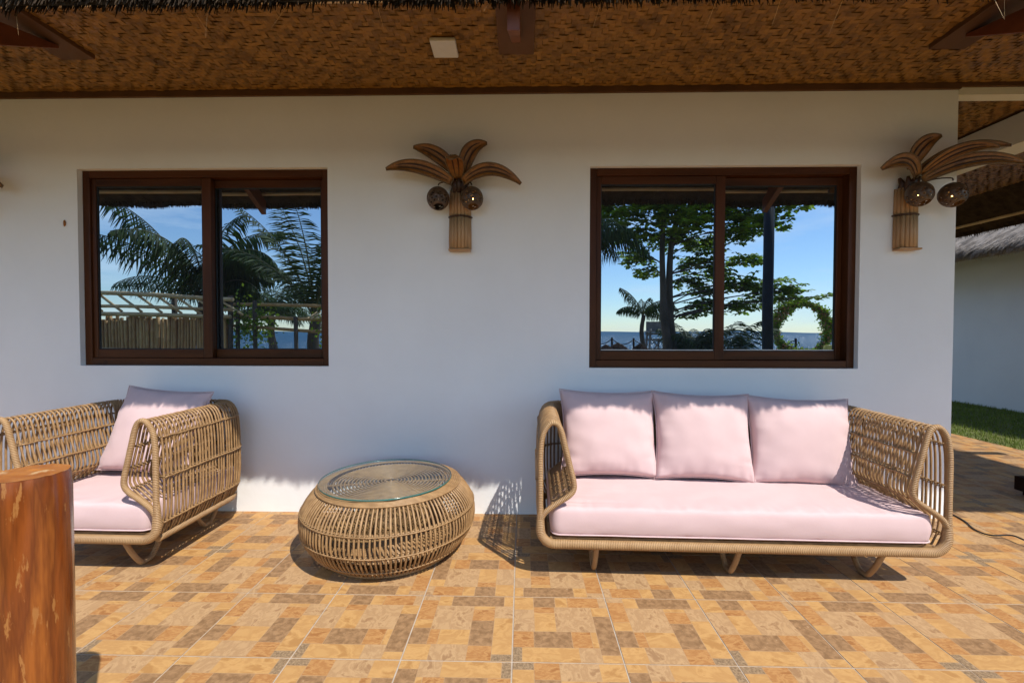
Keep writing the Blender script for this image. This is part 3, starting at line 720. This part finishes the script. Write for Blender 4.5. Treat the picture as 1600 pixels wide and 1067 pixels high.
# flat shoulder of closely laid reeds, then the coiled top
for k in range(6): ring(.378-.010*k, .359+.0022*k, .0062, name='shoulder_reed', n=80)
g = MB(); pts = []
turns = 15; N_ = turns*56
for k in range(N_): a = 2*math.pi*k/56; r_ = .306-.019*(k/56); pts.append((r_*math.cos(a), r_*math.sin(a), .361))
g.tube([p for p in pts if math.hypot(p[0], p[1]) > .012], .0050, 'wicker', 5); g.build('coiled_top', tb)
g = MB()
for k in range(8):
    a = 2*math.pi*k/8+.2; g.tube([(.02*math.cos(a), .02*math.sin(a), .349), (.37*math.cos(a), .37*math.sin(a), .349)], .007, 'wicker', 6)
g.build('top_spokes', tb)
g = MB(); pts = []
for k in range(24*40): a = 2*math.pi*k/40; r_ = .375-.0155*(k/40); pts.append((r_*math.cos(a), r_*math.sin(a), .085))
g.tube([p for p in pts if math.hypot(p[0], p[1]) > .012], .0068, 'wicker', 5); g.build('lower_shelf', tb)
# glass plate, lying a little off centre towards the left
gx, gy = -.018, -.004
g = MB(); g.lathe([(.349, .3845), (.0, .3845)], 'tglass', 96, False, (gx, gy))
tg = g.build('table_glass'); tg.location = (TX, TY, 0); tag(tg, 'round clear glass plate lying on the wicker table', 'glass top')
g = MB(); g.lathe([(.349, .3766), (.3505, .378), (.3505, .383), (.349, .3844)], 'glass_edge', 96, False, (gx, gy)); g.build('glass_rim', tg)

# ------------------------------------------------------------------ palm shaped wall lamps
def leaf(root, tip, mid, width, name='leaf', base=(0, -.06, .40), cup=.35, front=False):
    base, mid, tip = V(base), V(mid), V(tip); n = 18; P_ = []
    for i in range(n+1):
        t = i/n; P_.append(base*(1-t)**2+mid*2*t*(1-t)+tip*t*t)
    L1, R1, C1, rows = [], [], [], []
    g = MB(); base_i = 0
    for i in range(n+1):
        t = i/n; d = (P_[min(i+1, n)]-P_[max(i-1, 0)]).normalized()
        side = V((1, 0, 0)) if front else d.cross(V((0, -1, 0)))
        side.normalize(); nrm = side.cross(d).normalized()
        if front: nrm = -nrm if nrm.z > 0 else nrm
        w_ = width*max(.16, (math.sin(math.pi*min(1, t*.86+.12))**.7)*(1-.15*t))
        row = []
        for k in range(7):
            s_ = (k-3)/3; row.append(P_[i]+side*w_*s_+nrm*cup*w_*(s_*s_-.5))
        rows.append(row)
    for i, row in enumerate(rows):
        for p in row: g.v.append(tuple(p))
    for i in range(n):
        for k in range(6): a = i*7+k; g.face((a, a+1, a+8, a+7), 'leaf_wood', None, .5, True)
    o = g.build(name, root); s2 = o.modifiers.new('thick', 'SOLIDIFY'); s2.thickness = .005; s2.offset = 0
    q = MB(); q.tube([r_[0] for r_ in rows] + [r_[6] for r_ in rows[::-1]], .0045, 'leaf_rim', 5, closed=True); q.build('leaf_rim', o)
    q = MB()
    for k in (2, 4): q.tube([r_[k]+V((0, -.004, 0)) for r_ in rows[1:-3]], [.0015+.004*math.sin(math.pi*i/(len(rows)-5)) for i in range(len(rows)-4)], 'leaf_dark', 5)
    q.build('leaf_rib', o); return o
def shade(root, c, lit, aim):
    # carved coconut shell, open side turned down and out, with pierced holes
    r = .066; nu, nv = 36, 22; g = MB(); Rm = V((0, 0, 1)).rotation_difference(V(aim).normalized()).to_matrix()
    for j in range(nv+1):
        th_ = math.pi*(.02+.98*j/nv*.985)
        for i in range(nu):
            a = 2*math.pi*i/nu; p = V((math.sin(th_)*math.cos(a), math.sin(th_)*math.sin(a), math.cos(th_)*1.06))*r; g.v.append(tuple(Rm @ p))
    for j in range(nv):
        if j < 3: continue          # opening
        for i in range(nu):
            if j in (5, 7) and i % 3 == (j//2) % 3: continue       # pierced bands
            if j in (9, 10) and (i+j) % 4 == 0: continue
            if j in (14,) and i % 6 == 0: continue
            g.face((j*nu+i, j*nu+(i+1) % nu, (j+1)*nu+(i+1) % nu, (j+1)*nu+i), 'coco', None, .5, True)
    o = g.build('coconut_shade', root, loc=c); s2 = o.modifiers.new('thick', 'SOLIDIFY'); s2.thickness = .0035
    q = MB(); q.lathe([(.002, -.009), (.008, -.006), (.010, 0), (.008, .006), (.002, .009)], 'bulb' if lit else 'white_plastic', 10); b = q.build('bulb', o)
    return o
def palm_lamp(x, z, label, mirror=1, kind=0):
    r_ = empty('palm_wall_lamp', label, 'wall lamp', (x, 0, z), 0, 'palm tree shaped wall lamps')
    # split bamboo trunk in two rings of slats
    for a0, (zb_, zt_, rr_) in enumerate(((0, .20, .062), (.20, .37, .060))):
        for k in range(9):
            a = math.pi*(k+.5)/9; cx, cy = rr_*math.cos(a), -rr_*.85*math.sin(a); g = MB()
            g.tube([(cx, cy-.002, zb_+.002), (cx*.99, cy-.002, (zb_+zt_)/2), (cx*.96, cy-.002, zt_-.002)], .0118, 'lamp_bamboo', 7); g.build('bamboo_slat', r_)
    g = MB(); g.tube([(.073*math.cos(math.pi*k/12), -.066*math.sin(math.pi*k/12)-.001, .205) for k in range(13)], .005, 'leaf_dark', 5); g.build('binding', r_)
    g = MB(); g.hexa([(-.07, -.06, -.012), (.07, -.06, -.012), (.07, -.001, -.012), (-.07, -.001, -.012)], [(-.068, -.064, -.001), (.068, -.064, -.001), (.068, -.001, -.001), (-.068, -.001, -.001)], 'lamp_bamboo'); g.build('base_plate', r_, .004)
    g = MB()
    for k in range(5):
        a = math.pi*(k+.5)/5; g.tube([(.05*math.cos(a), -.045*math.sin(a)-.01, .35), (.035*math.cos(a), -.06*math.sin(a)-.01, .395), (.06*math.cos(a), -.075*math.sin(a)-.01, .43)], [.016, .02, .008], 'leaf_dark', 6)
    g.build('crown_base', r_)
    m = mirror
    if kind == 0:
        L_ = [((-.275, -.10, .615), (-.13, -.12, .60), .046, (-.03, -.06, .48)), ((.175, -.10, .635), (.05, -.12, .625), .050, (.03, -.06, .47)), ((-.44, -.12, .475), (-.25, -.17, .525), .043, (-.04, -.09, .405)), ((.385, -.14, .375), (.20, -.19, .525), .042, (.03, -.09, .405)), ((-.01, -.33, .455), (-.01, -.20, .57), .056, (-.01, -.06, .43))]
        c = [((-.125, -.10, .300), 0), ((.085, -.10, .300), 1)]
    else:
        L_ = [((.12, -.11, .655), (-.03, -.13, .62), .050, (-.01, -.06, .48)), ((-.24, -.13, .455), (-.11, -.20, .55), .046, (0, -.09, .42)), ((.54, -.10, .60), (.20, -.16, .62), .034, (.03, -.06, .46)), ((.30, -.27, .525), (.12, -.24, .58), .036, (.03, -.09, .43)), ((.62, -.14, .47), (.25, -.20, .56), .040, (.03, -.09, .40))]
        c = [((-.025, -.14, .300), 1), ((.17, -.14, .295), 1)]
    for tip, mid, w_, bs in L_: leaf(r_, tip, mid, w_, base=bs, front=abs(tip[0]) < .05)
    for cc, lit in c:
        shade(r_, cc, lit, (.15*m, -.45, -1)); g = MB()
        g.tube(smooth_path([(0, -.05, .36), (cc[0]*.5, -.09, .40), (cc[0]*.9, cc[1], .395), (cc[0], cc[1], .38)], 4), .004, 'leaf_dark', 5); g.build('lamp_arm', r_)
    return r_
palm_lamp(-.397, 1.70, 'palm tree shaped wall lamp centred between the two windows', 1, 0)
palm_lamp(2.385, 1.70, 'palm tree shaped wall lamp by the right wall corner, leaves reaching past it', 1, 1)
palm_lamp(-3.62, 1.70, 'palm tree shaped wall lamp at the left photo edge, only a leaf tip in view', 1, 0)

# ------------------------------------------------------------------ small things
lp = empty('log_post', 'thick varnished orange-brown log post in the left foreground', 'post', (-1.178, -1.872, 0))
g = MB(); n = 40; rows_ = 30; zt_ = .840
for j in range(rows_+1):
    z = zt_*j/rows_
    for i in range(n):
        a = 2*math.pi*i/n; r0 = .079*(1+.03*noise.noise(V((math.cos(a)*1.6, math.sin(a)*1.6, z*1.2)))*1.3+.012*noise.noise(V((math.cos(a)*6, math.sin(a)*6, z*3))))
        if j == rows_: r0 -= .003
        g.v.append((r0*math.cos(a), r0*math.sin(a), z-(.0 if j < rows_ else -.002)))
for j in range(rows_):
    for i in range(n): g.face((j*n+i, j*n+(i+1) % n, (j+1)*n+(i+1) % n, (j+1)*n+i), 'log', None, .5, True)
g.build('log', lp)
g = MB()
for t in (1.0, .7, .35):
    for i in range(n):
        a = 2*math.pi*i/n; r0 = .0762*t*(1+.03*noise.noise(V((math.cos(a)*1.6, math.sin(a)*1.6, zt_*1.2)))*1.3); g.v.append((r0*math.cos(a), r0*math.sin(a), zt_+.0025+.002*noise.noise(V((math.cos(a)*t*4, math.sin(a)*t*4, 2)))))
for q in range(2):
    for i in range(n): g.face((q*n+i, q*n+(i+1) % n, (q+1)*n+(i+1) % n, (q+1)*n+i), 'log_top', None, .5, True)
g.face(tuple(2*n+i for i in range(n)), 'log_top'); g.build('cut_end', lp)

g = MB()
cab = smooth_path([(2.86, .55, .006), (2.80, .33, .007), (2.79, .20, .006), (2.765, -.02, .006), (2.70, -.17, .006), (2.705, -.26, .012), (2.78, -.30, .03), (2.80, -.40, .03), (3.0, -.62, .01), (3.3, -.85, .006)], 8)
g.tube(cab, .0045, 'black_rubber', 6)
tag(g.build('power_cable'), 'thin black cable trailing over the tiles past the wall corner', 'cable')
g = MB(); g.box((3.60, .34, .035), (4.1, .47, .135), 'dark_timber'); g.box((3.64, .36, 0), (3.70, .45, .035), 'dark_timber'); g.box((4.0, .36, 0), (4.06, .45, .035), 'dark_timber')
tag(g.build('timber_sleeper', bevel=.004), 'dark low timber block on the shaded tiles at the right edge', 'timber block')
g = MB(); g.lathe([(.008, 0), (.011, .004), (.004, .009)], 'rust', 10); o = g.build('rusty_screw', loc=(-2.985, -.0005, 1.88), rot=(R(90), 0, 0)); o.scale = (.8, 2.0, 1)
tag(o, 'small rusty screw in the white wall left of the left window', 'screw')

# ================================================================== the garden the windows mirror (behind the camera)
def frond(g, base, az, el, L_, droop, m='palm_leaf', nl=46, ll=.62, w=.02, hang=.6, twist=0):
    """rachis leaves base at azimuth az, elevation el (radians) and bends down by droop over its length"""
    P_ = [V(base)]; T_ = []; n = 22; hd = V((math.cos(az), math.sin(az), 0))
    for i in range(n):
        t = i/n; e = el-droop*t**1.25; d = hd*math.cos(e)+V((0, 0, 1))*math.sin(e); T_.append(d); P_.append(P_[-1]+d*L_/n)
    T_.append(T_[-1]); g.tube(P_, [.022*(1-i/n)+.004 for i in range(n+1)], 'palm_stem', 5)
    sd = hd.cross(V((0, 0, 1))).normalized()
    for k in range(nl):
        t = .12+.88*k/nl; f_ = t*n; i = min(int(f_), n-1); p = P_[i].lerp(P_[i+1], f_-i); d = T_[i]
        Lk = ll*(math.sin(math.pi*min(1, t*.85+.12))**.6)*rnd.uniform(.85, 1.1)
        for s_ in (1, -1):
            o = (sd*s_*rnd.uniform(.75, 1.0)+d*rnd.uniform(.45, .75)+V((0, 0, -hang*rnd.uniform(.5, 1.2)))).normalized()
            up_ = d.cross(o).normalized(); wv = (d+V((0, 0, rnd.uniform(-.5, .5)))).normalized()*w*rnd.uniform(.7, 1.1)
            q = p+o*Lk*.5; e2 = q+(o+V((0, 0, -hang*.7))).normalized()*Lk*.5; tn = rnd.random()
            g.quad([p-wv*.4, p+wv*.4, q+wv, q-wv], m, tn); g.quad([q-wv, q+wv, e2+wv*.12, e2-wv*.12], m, tn)
def palm(name, base, crown, label, fronds, trunk_r=.13, L0=2.6, ll=.62, w=.02, hang=.6, nl=46, group='coconut palms in the garden'):
    r_ = empty('coconut_palm', label, 'palm tree', base, 0, group); b = V(base); c = V(crown)-b
    g = MB(); n = 14; pts = [V((0, 0, 0)).lerp(c, i/n)+V((.05*math.sin(i*.5), 0, 0)) for i in range(n+1)]
    g.tube(pts, [trunk_r*(1.25-.4*i/n)*(1+.06*(i % 2)) for i in range(n+1)], 'bark', 10); g.build('trunk', r_)
    for az, el, lf, dr in fronds:
        g = MB(); frond(g, c, az, el, L0*lf, dr, ll=ll, w=w, hang=hang, nl=nl); g.build('frond', r_)
    return r_
def fan(n, el0=.95, spread=.35, dr=1.5, seed=0):
    rr_ = random.Random(seed); return [(2*math.pi*k/n*1.0+rr_.uniform(-.25, .25), el0+rr_.uniform(-spread, spread), rr_.uniform(.8, 1.1), dr*rr_.uniform(.8, 1.2)) for k in range(n)]
PI = math.pi
# azimuths: pi = towards -x, -pi/2 = away from the house, +pi/2 = towards it
palm('a', (-7.80, -7.96, -.14), (-7.80, -7.96, 1.95), 'large young palm just behind the bamboo fence, mirrored in the left window',
     [(PI, 1.08, 1.35, .75), (PI-.1, .86, 1.25, .95), (PI+.3, .50, 1.15, .85), (.25, 1.3, .75, 1.9), (-.2, 1.15, .65, 2.0), (.1, .95, .55, 1.9), (-.9, 1.2, .9, 2.1),
      (1.2, 1.35, .85, 2.0), (.5, 1.5, .95, 1.6), (.6, 1.45, .8, 2.3), (-.5, 1.5, .95, 1.7), (-1.2, 1.45, .9, 2.0), (.0, 1.5, .9, 2.6), (.9, 1.1, .7, 2.2), (-.3, .8, .5, 1.9), (.3, 1.4, .8, 2.4), (2.0, 1.45, .9, 2.0)], .15, 3.0, .72, .025, 1.5, 74)
palm('b', (-4.62, -6.96, -.14), (-4.66, -6.96, 1.45), 'dark palm with upright fronds at the right of the left window reflection',
     [(PI-.15, 1.32, 1.1, .8), (PI-.4, 1.15, 1.0, 1.3), (.2, 1.35, 1.1, .7), (.1, 1.05, 1.0, 1.0), (-.4, 1.5, 1.2, .5), (PI+.4, 1.45, 1.1, .7), (1.4, 1.4, 1.0, .9), (-1.5, 1.4, 1.1, .8), (.7, 1.25, 1.1, 1.1), (-1.0, 1.2, 1.0, 1.1)], .13, 2.8, .60, .018, .5, 60)
palm('c', (-9.5, -13.96, -.14), (-9.5, -13.96, 1.75), 'bushy green palm farther off between the two dark palms', fan(18, .85, .5, 1.3, 3), .13, 2.1, .62, .024, .7)
palm('d', (1.35, -8.96, -.14), (1.35, -8.96, 3.35), 'palm with drooping fronds at the left edge of the right window reflection', fan(13, .5, .4, 1.7, 5), .12, 2.3, .75, .022, 1.3)
palm('e', (5.0, -15.96, -.14), (5.0, -15.96, 1.85), 'slim small palm between the sea almond and the beach', [(PI-.2, 1.2, 1, .9), (PI+.5, .9, .8, 1.8), (0, 1.1, 1, 1.9), (.4, .9, 1, 1.8), (1.5, 1.2, .8, 1.5), (-1.4, 1.2, .9, 1.5), (-.5, .6, .8, 1.8)], .09, 1.6, .50, .02, 1.6)
palm('f', (5.55, -9.9, -.14), (5.55, -9.9, .15), 'low palm sprouting in front of the sea, one long frond arching right', [(0.0, 1.0, 1.15, .95), (PI, 1.1, 1, 1.2), (PI-.5, .9, .9, 1.3), (.5, .8, .9, 1.2), (-1.3, 1.1, .9, 1.1), (1.5, 1.2, .8, 1.1), (-.5, 1.35, .9, .8), (.25, 1.25, 1.0, .9)], .10, 1.8, .75, .018, .5)
palm('g', (4.95, -10.6, -.14), (4.95, -10.6, .3), 'dark low palm bush just right of the tree trunks', fan(14, 1.15, .25, 1.0, 8), .10, 1.5, .5, .02, .6)

# sea almond tree
def broad_tree():
    b = V((4.07, -9.96, -.14)); r_ = empty('sea_almond_tree', 'broad leaved sea almond tree with two trunks, mirrored in the right window', 'tree', b)
    g = MB()
    t1 = smooth_path([(.10, 0, 0), (.05, .1, .8), (-.10, .15, 1.6), (-.12, .1, 2.6), (-.15, .1, 4.2), (.1, 0, 5.4)], 5); t2 = smooth_path([(.12, 0, 0), (.18, -.05, .9), (.12, -.1, 1.7), (.12, -.1, 2.7), (.2, -.1, 4.0), (.5, 0, 5.0)], 5)
    g.tube(t1, [.15-.004*i for i in range(len(t1))], 'bark', 10); g.tube(t2, [.17-.0045*i for i in range(len(t2))], 'bark', 10); g.build('trunk', r_)
    def at(u, v, Z):   # photo direction -> mirrored place at that distance
        X = (u-816)/711*Z; z = 1.18+(518-v)/711*Z; y = .12-(Z-2.92); return V((X, y, z))-b
    blobs = [(965, 335, 13, .62, .38), (1015, 318, 13, .7, .42), (1062, 345, 12.6, .75, .42), (1108, 325, 13, .7, .42), (1158, 335, 13.2, .6, .40), (1140, 365, 13, .45, .22), (1205, 345, 12.8, .42, .24), (1165, 358, 12.6, .4, .3), (1245, 320, 12.6, .34, .16), (1225, 318, 12.8, .35, .2),
             (985, 372, 13.4, .6, .2), (1045, 375, 13.5, .5, .25), (1095, 385, 13.8, .6, .25), (955, 300, 13.5, .7, .4), (1040, 285, 13, .9, .4), (1130, 285, 13, .9, .4), (1080, 255, 13.2, 1.4, .6), (1190, 300, 12.8, .5, .3), (1000, 250, 13.5, 1.1, .5), (1160, 240, 13, 1.1, .5), (1060, 200, 13, 1.2, .6),
             (992, 402, 14, .5, .2), (1090, 412, 14, .55, .22), (1120, 425, 14, .45, .2), (1160, 405, 13.4, .42, .12), (1180, 410, 13.4, .25, .1), (1010, 425, 14, .4, .15),
             (1075, 440, 13.8, .4, .22), (1105, 455, 13.4, .45, .22), (1148, 442, 13.2, .5, .2), (1180, 452, 13, .45, .18), (1215, 455, 12.8, .42, .16), (1240, 452, 12.6, .28, .10), (1225, 438, 12.8, .2, .08),
             (1095, 480, 13.4, .45, .2), (1150, 478, 13.2, .45, .18), (1190, 472, 13, .34, .13), (1222, 466, 12.8, .26, .08), (1262, 465, 12.6, .24, .05), (1292, 461, 12.5, .22, .04), (1075, 492, 13.6, .25, .1)]
    lv = MB(); br = MB(); rr_ = random.Random(5)
    for u, v, Z, rx_, rz_ in blobs:
        c = at(u, v, Z); hgt = max(1.6, c.z-.22-abs(c.x)*.10); tr = t1 if c.x < 0 else t2; st = min(tr, key=lambda p: abs(p.z-hgt))
        mid = st.lerp(c, .5)+V((0, 0, .12)); bp = smooth_path([st, mid, c], 4); br.tube(bp, [.024-.0022*i for i in range(len(bp))], 'bark', 5)
        nros = int(44*(rx_/.45)**1.6*(rz_/.2)**.6)
        for k in range(nros):
            a = rr_.uniform(0, 2*PI); q = rr_.random()**.45; p = c+V((math.cos(a)*q*rx_, math.sin(a)*q*rx_*1.2, rr_.gauss(0, .62)*rz_))
            if k % 3 == 0: br.tube([c.lerp(p, .15), c.lerp(p, .6)+V((0, 0, .02)), p], [.008, .006, .004], 'bark', 4, cap=False)
            tl_ = V((rr_.gauss(0, .35), rr_.gauss(0, .35), 1)).normalized(); nl = rr_.randint(5, 8)
            for m_ in range(nl):
                a2 = 2*PI*m_/nl+rr_.uniform(-.3, .3); L_ = rr_.uniform(.12, .22); d = V((math.cos(a2), math.sin(a2), rr_.uniform(-.35, .35))); d = (d-tl_*d.dot(tl_)*.6).normalized()
                sd = d.cross(V((rr_.gauss(0, .3), rr_.gauss(0, .3), 1))).normalized()*L_*.32; nz_ = V((0, 0, 1))
                p1 = p+d*L_*.55; p2 = p+d*L_+V((0, 0, -.03)); tn = rr_.random()
                n0 = len(lv.v); lv.v += [tuple(p), tuple(p1-sd+nz_*.012), tuple(p1), tuple(p1+sd+nz_*.012), tuple(p2-sd*.5), tuple(p2+sd*.5)]
                lv.face((n0, n0+2, n0+1), 'almond_leaf', None, tn); lv.face((n0, n0+3, n0+2), 'almond_leaf', None, tn); lv.face((n0+1, n0+2, n0+5, n0+4), 'almond_leaf', None, tn); lv.face((n0+2, n0+3, n0+5), 'almond_leaf', None, tn)
    br.build('branches', r_); tag(lv.build('foliage', r_), kind='stuff')
broad_tree()

# bamboo fence with its open lattice top
fc = empty('bamboo_fence', 'upright bamboo cane fence topped by slanting sticks, mirrored in the left window', 'fence', (-7.4, -5.96, -.14))
for yb_ in (0, -.06):
  x = -2.8+yb_*.5
  while x < 1.45:
    g = MB(); w_ = rnd.uniform(.022, .036); ht = 1.55+rnd.uniform(-.03, .10); bamboo(g, (x, yb_+rnd.uniform(-.01, .01), 0), (x+rnd.uniform(-.015, .015), yb_+rnd.uniform(-.01, .01), ht), w_, 'bamboo_grey', .26, 6); g.build('bamboo_cane', fc)
    x += w_*2+rnd.uniform(.002, .016)
for z0_, z1_, yy, r_ in ((1.66, 1.60, .08, .042), (1.83, 1.75, .0, .034), (2.14, 1.96, .0, .042), (.95, .92, .08, .03)):
    g = MB(); bamboo(g, (-3.0, yy, z0_+.04), (1.55, yy, z1_), r_, 'bamboo', .34); g.build('rail', fc)
for px_ in (-2.6, .35, 1.45): g = MB(); g.tube([(px_, -.07, 0), (px_, -.07, 2.05)], .05, 'bark', 8); g.build('fence_post', fc)
for k in range(11):
    xx = -2.75+k*.40; g = MB(); bamboo(g, (xx-.10, -.035, 2.20-.035*k*.5), (xx+.52, .03, 1.74-.02*k*.5), .024, 'bamboo', .3, 6); g.build('slanting_stick', fc)
# open rail frame continuing to the right
rf_ = empty('bamboo_rail_frame', 'open bamboo rail frame with posts before the sea, right pane of the left window', 'fence', (-4.9, -6.2, -.14))
for z0_, z1_, r_ in ((1.88, 1.84, .034), (1.62, 1.56, .038), (1.42, 1.30, .034), (.86, .84, .034)):
    g = MB(); bamboo(g, (-1.15, 0, z0_), (1.1, 0, z1_), r_, 'bamboo_grey' if z0_ > 1 else 'bamboo', .36); g.build('rail', rf_)
for px_ in (-.98, -.62, .22, .85): g = MB(); g.tube([(px_, .05, 0), (px_+.01, .05, 1.95 if px_ < .2 else 1.62)], .042, 'bark', 8); g.build('fence_post', rf_)
for k in range(7):
    g = MB(); bamboo(g, (.50+k*.08, -.3, 1.74), (.58+k*.08, .3, 1.58), .016, 'bamboo', .3, 6); g.build('slanting_stick', rf_)
g = MB()   # creeper leaves on the rails
rr_ = random.Random(9)
for k in range(900):
    cx = rr_.choice((-.9, -.7, -.5, .9)); p = V((cx+rr_.gauss(0, .17), rr_.gauss(0, .12), 1.45+rr_.gauss(0, .22))); s_ = rr_.uniform(.025, .05)
    d1 = V((rr_.gauss(0, 1), rr_.gauss(0, 1), rr_.gauss(0, 1))).normalized()*s_; d2 = d1.cross(V((rr_.gauss(0, 1), rr_.gauss(0, 1), rr_.gauss(0, 1)))).normalized()*s_*.7
    g.quad([p-d1, p-d2, p+d1, p+d2], 'almond_leaf', rr_.random())
tag(g.build('creeper', rf_), kind='stuff')
# steel garden post
g = MB(); g.tube([(3.56, -3.56, -.16), (3.56, -3.56, 3.1)], .072, 'steel_post', 14); tag(g.build('steel_post'), 'straight dark blue steel post mirrored in the right window', 'post')
# flower ring arch
fa = empty('flower_arch', 'round flower covered ring standing before the sea', 'flower arch', (9.73, -12.96, -.14))
g = MB(); cz, Rr = 1.42, .90
g.tube([(Rr*math.cos(2*PI*k/48), 0, cz+Rr*math.sin(2*PI*k/48)) for k in range(48)], .025, 'bark', 6, closed=True); g.build('ring', fa)
g = MB(); g.tube([(-.5, 0, 0), (-.5, 0, .66)], .03, 'bark', 6); g.tube([(.5, 0, 0), (.5, 0, .66)], .03, 'bark', 6); g.build('stand', fa)
for nm, m_, n_, s0 in (('foliage', 'almond_leaf', 6500, .065), ('flowers', 'flower', 2200, .05)):
    g = MB()
    for k in range(n_):
        a = rr_.uniform(0, 2*PI); dens = 1+.5*math.sin(a*3+1); rr2 = Rr+rr_.gauss(0, .085)*dens; p = V((rr2*math.cos(a), rr_.gauss(0, .08), cz+rr2*math.sin(a))); s_ = rr_.uniform(.5, 1)*s0
        d1 = V((rr_.gauss(0, 1), rr_.gauss(0, 1), rr_.gauss(0, 1))).normalized()*s_; d2 = d1.cross(V((rr_.gauss(0, 1), rr_.gauss(0, 1), rr_.gauss(0, 1)))).normalized()*s_*.6
        g.quad([p-d1, p-d2, p+d1, p+d2], m_, rr_.random())
    tag(g.build(nm, fa), kind='stuff')
# beach tower
tw_ = empty('beach_tower', 'small weathered wooden lookout stand near the sea, beside the tree trunks', 'lookout stand', (5.85, -16.9, -.14))
for sx in (-.42, .42):
    for sy in (-.3, .3): g = MB(); g.tube([(sx, sy, 0), (sx*.8, sy*.8, 1.45)], .05, 'weathered', 4); g.build('leg', tw_)
for z in (.55, .95, 1.2): g = MB(); g.box((-.42, -.32, z), (.42, -.27, z+.08), 'weathered'); g.build('rung', tw_)
g = MB(); g.box((-.45, -.35, 1.3), (.45, .35, 1.36), 'weathered'); g.build('seat', tw_)
g = MB(); g.box((-.38, -.33, 1.36), (.40, -.28, 1.75), 'weathered'); g.build('backrest', tw_)
g = MB(); g.tube([(-.36, 0, .3), (.36, 0, 1.2)], .03, 'weathered', 4); g.tube([(.36, .05, .3), (-.36, .05, 1.2)], .03, 'weathered', 4); g.build('brace', tw_)
# rope fence along the shore
rp = empty('rope_fence', 'low post and chain fence along the shore', 'fence', (6, -17.5, -.14))
xs_ = [-2.9, -1.95, -1.0, .1, 1.3, 2.5, 3.75, 5.0, 6.2]
for x in xs_: g = MB(); g.tube([(x, 0, 0), (x, 0, 1.05)], .045, 'dark_timber', 7); g.build('fence_post', rp)
for a, b_ in zip(xs_, xs_[1:]):
    g = MB(); g.tube([(a+(b_-a)*t/8, 0, .98-.22*math.sin(PI*t/8)) for t in range(9)], .018, 'dark_timber', 5); g.build('chain', rp)
# thatch cone tops of small beach umbrellas
for k, (x, y, ht, sc) in enumerate(((3.05, -13.5, .86, 1), (3.62, -14.2, .92, 1.15), (4.55, -14.6, .90, 1))):
    t_ = empty('beach_umbrella', ('leftmost low beach umbrella with dark conical thatch', 'middle low beach umbrella with dark conical thatch', 'low dark beach umbrella nearest the tree trunks')[k], 'beach umbrella', (x, y, -.14), 0, 'low thatch umbrellas before the sea')
    g = MB(); g.lathe([(.50*sc, ht-.42), (.27*sc, ht-.17), (.02, ht)], 'dark_timber', 14); g.build('canopy', t_); g = MB(); g.tube([(0, 0, 0), (0, 0, ht-.3)], .03, 'bark', 6); g.build('pole', t_)
# red leaved shrub
g = MB()
for k in range(500):
    h_ = rr_.random(); p = V((5.62+rr_.gauss(0, .16*(1.1-h_)), -12.96+rr_.gauss(0, .16*(1.1-h_)), .2+h_*.95)); d1 = V((rr_.gauss(0, .6), rr_.gauss(0, .6), 1)).normalized()*.06; d2 = V((rr_.gauss(0, 1), rr_.gauss(0, 1), 0)).normalized()*.018
    g.quad([p-d1, p-d2, p+d1, p+d2], 'red_leaf', rr_.random())
g.tube([(5.62, -12.96, -.14), (5.62, -12.96, 1.0)], .015, 'bark', 5)
tag(g.build('red_shrub'), 'small red leaved shrub in front of the sea', 'shrub')
g = MB(); g.lathe([(.02, .35), (.16, .36), (.15, .75), (.02, .76)], 'yellow_paint', 14); o = g.build('yellow_bin', loc=(9.9, -11.8, 0)); g = MB()
tag(o, 'small yellow bin at the foot of the flower ring', 'bin'); g.tube([(0, 0, -.12), (0, 0, .36)], .03, 'bark', 6); g.build('stand', o)
print('triangles', sum(len(o.data.loop_triangles) if o.type == 'MESH' and not o.data.calc_loop_triangles() else 0 for o in S.objects))
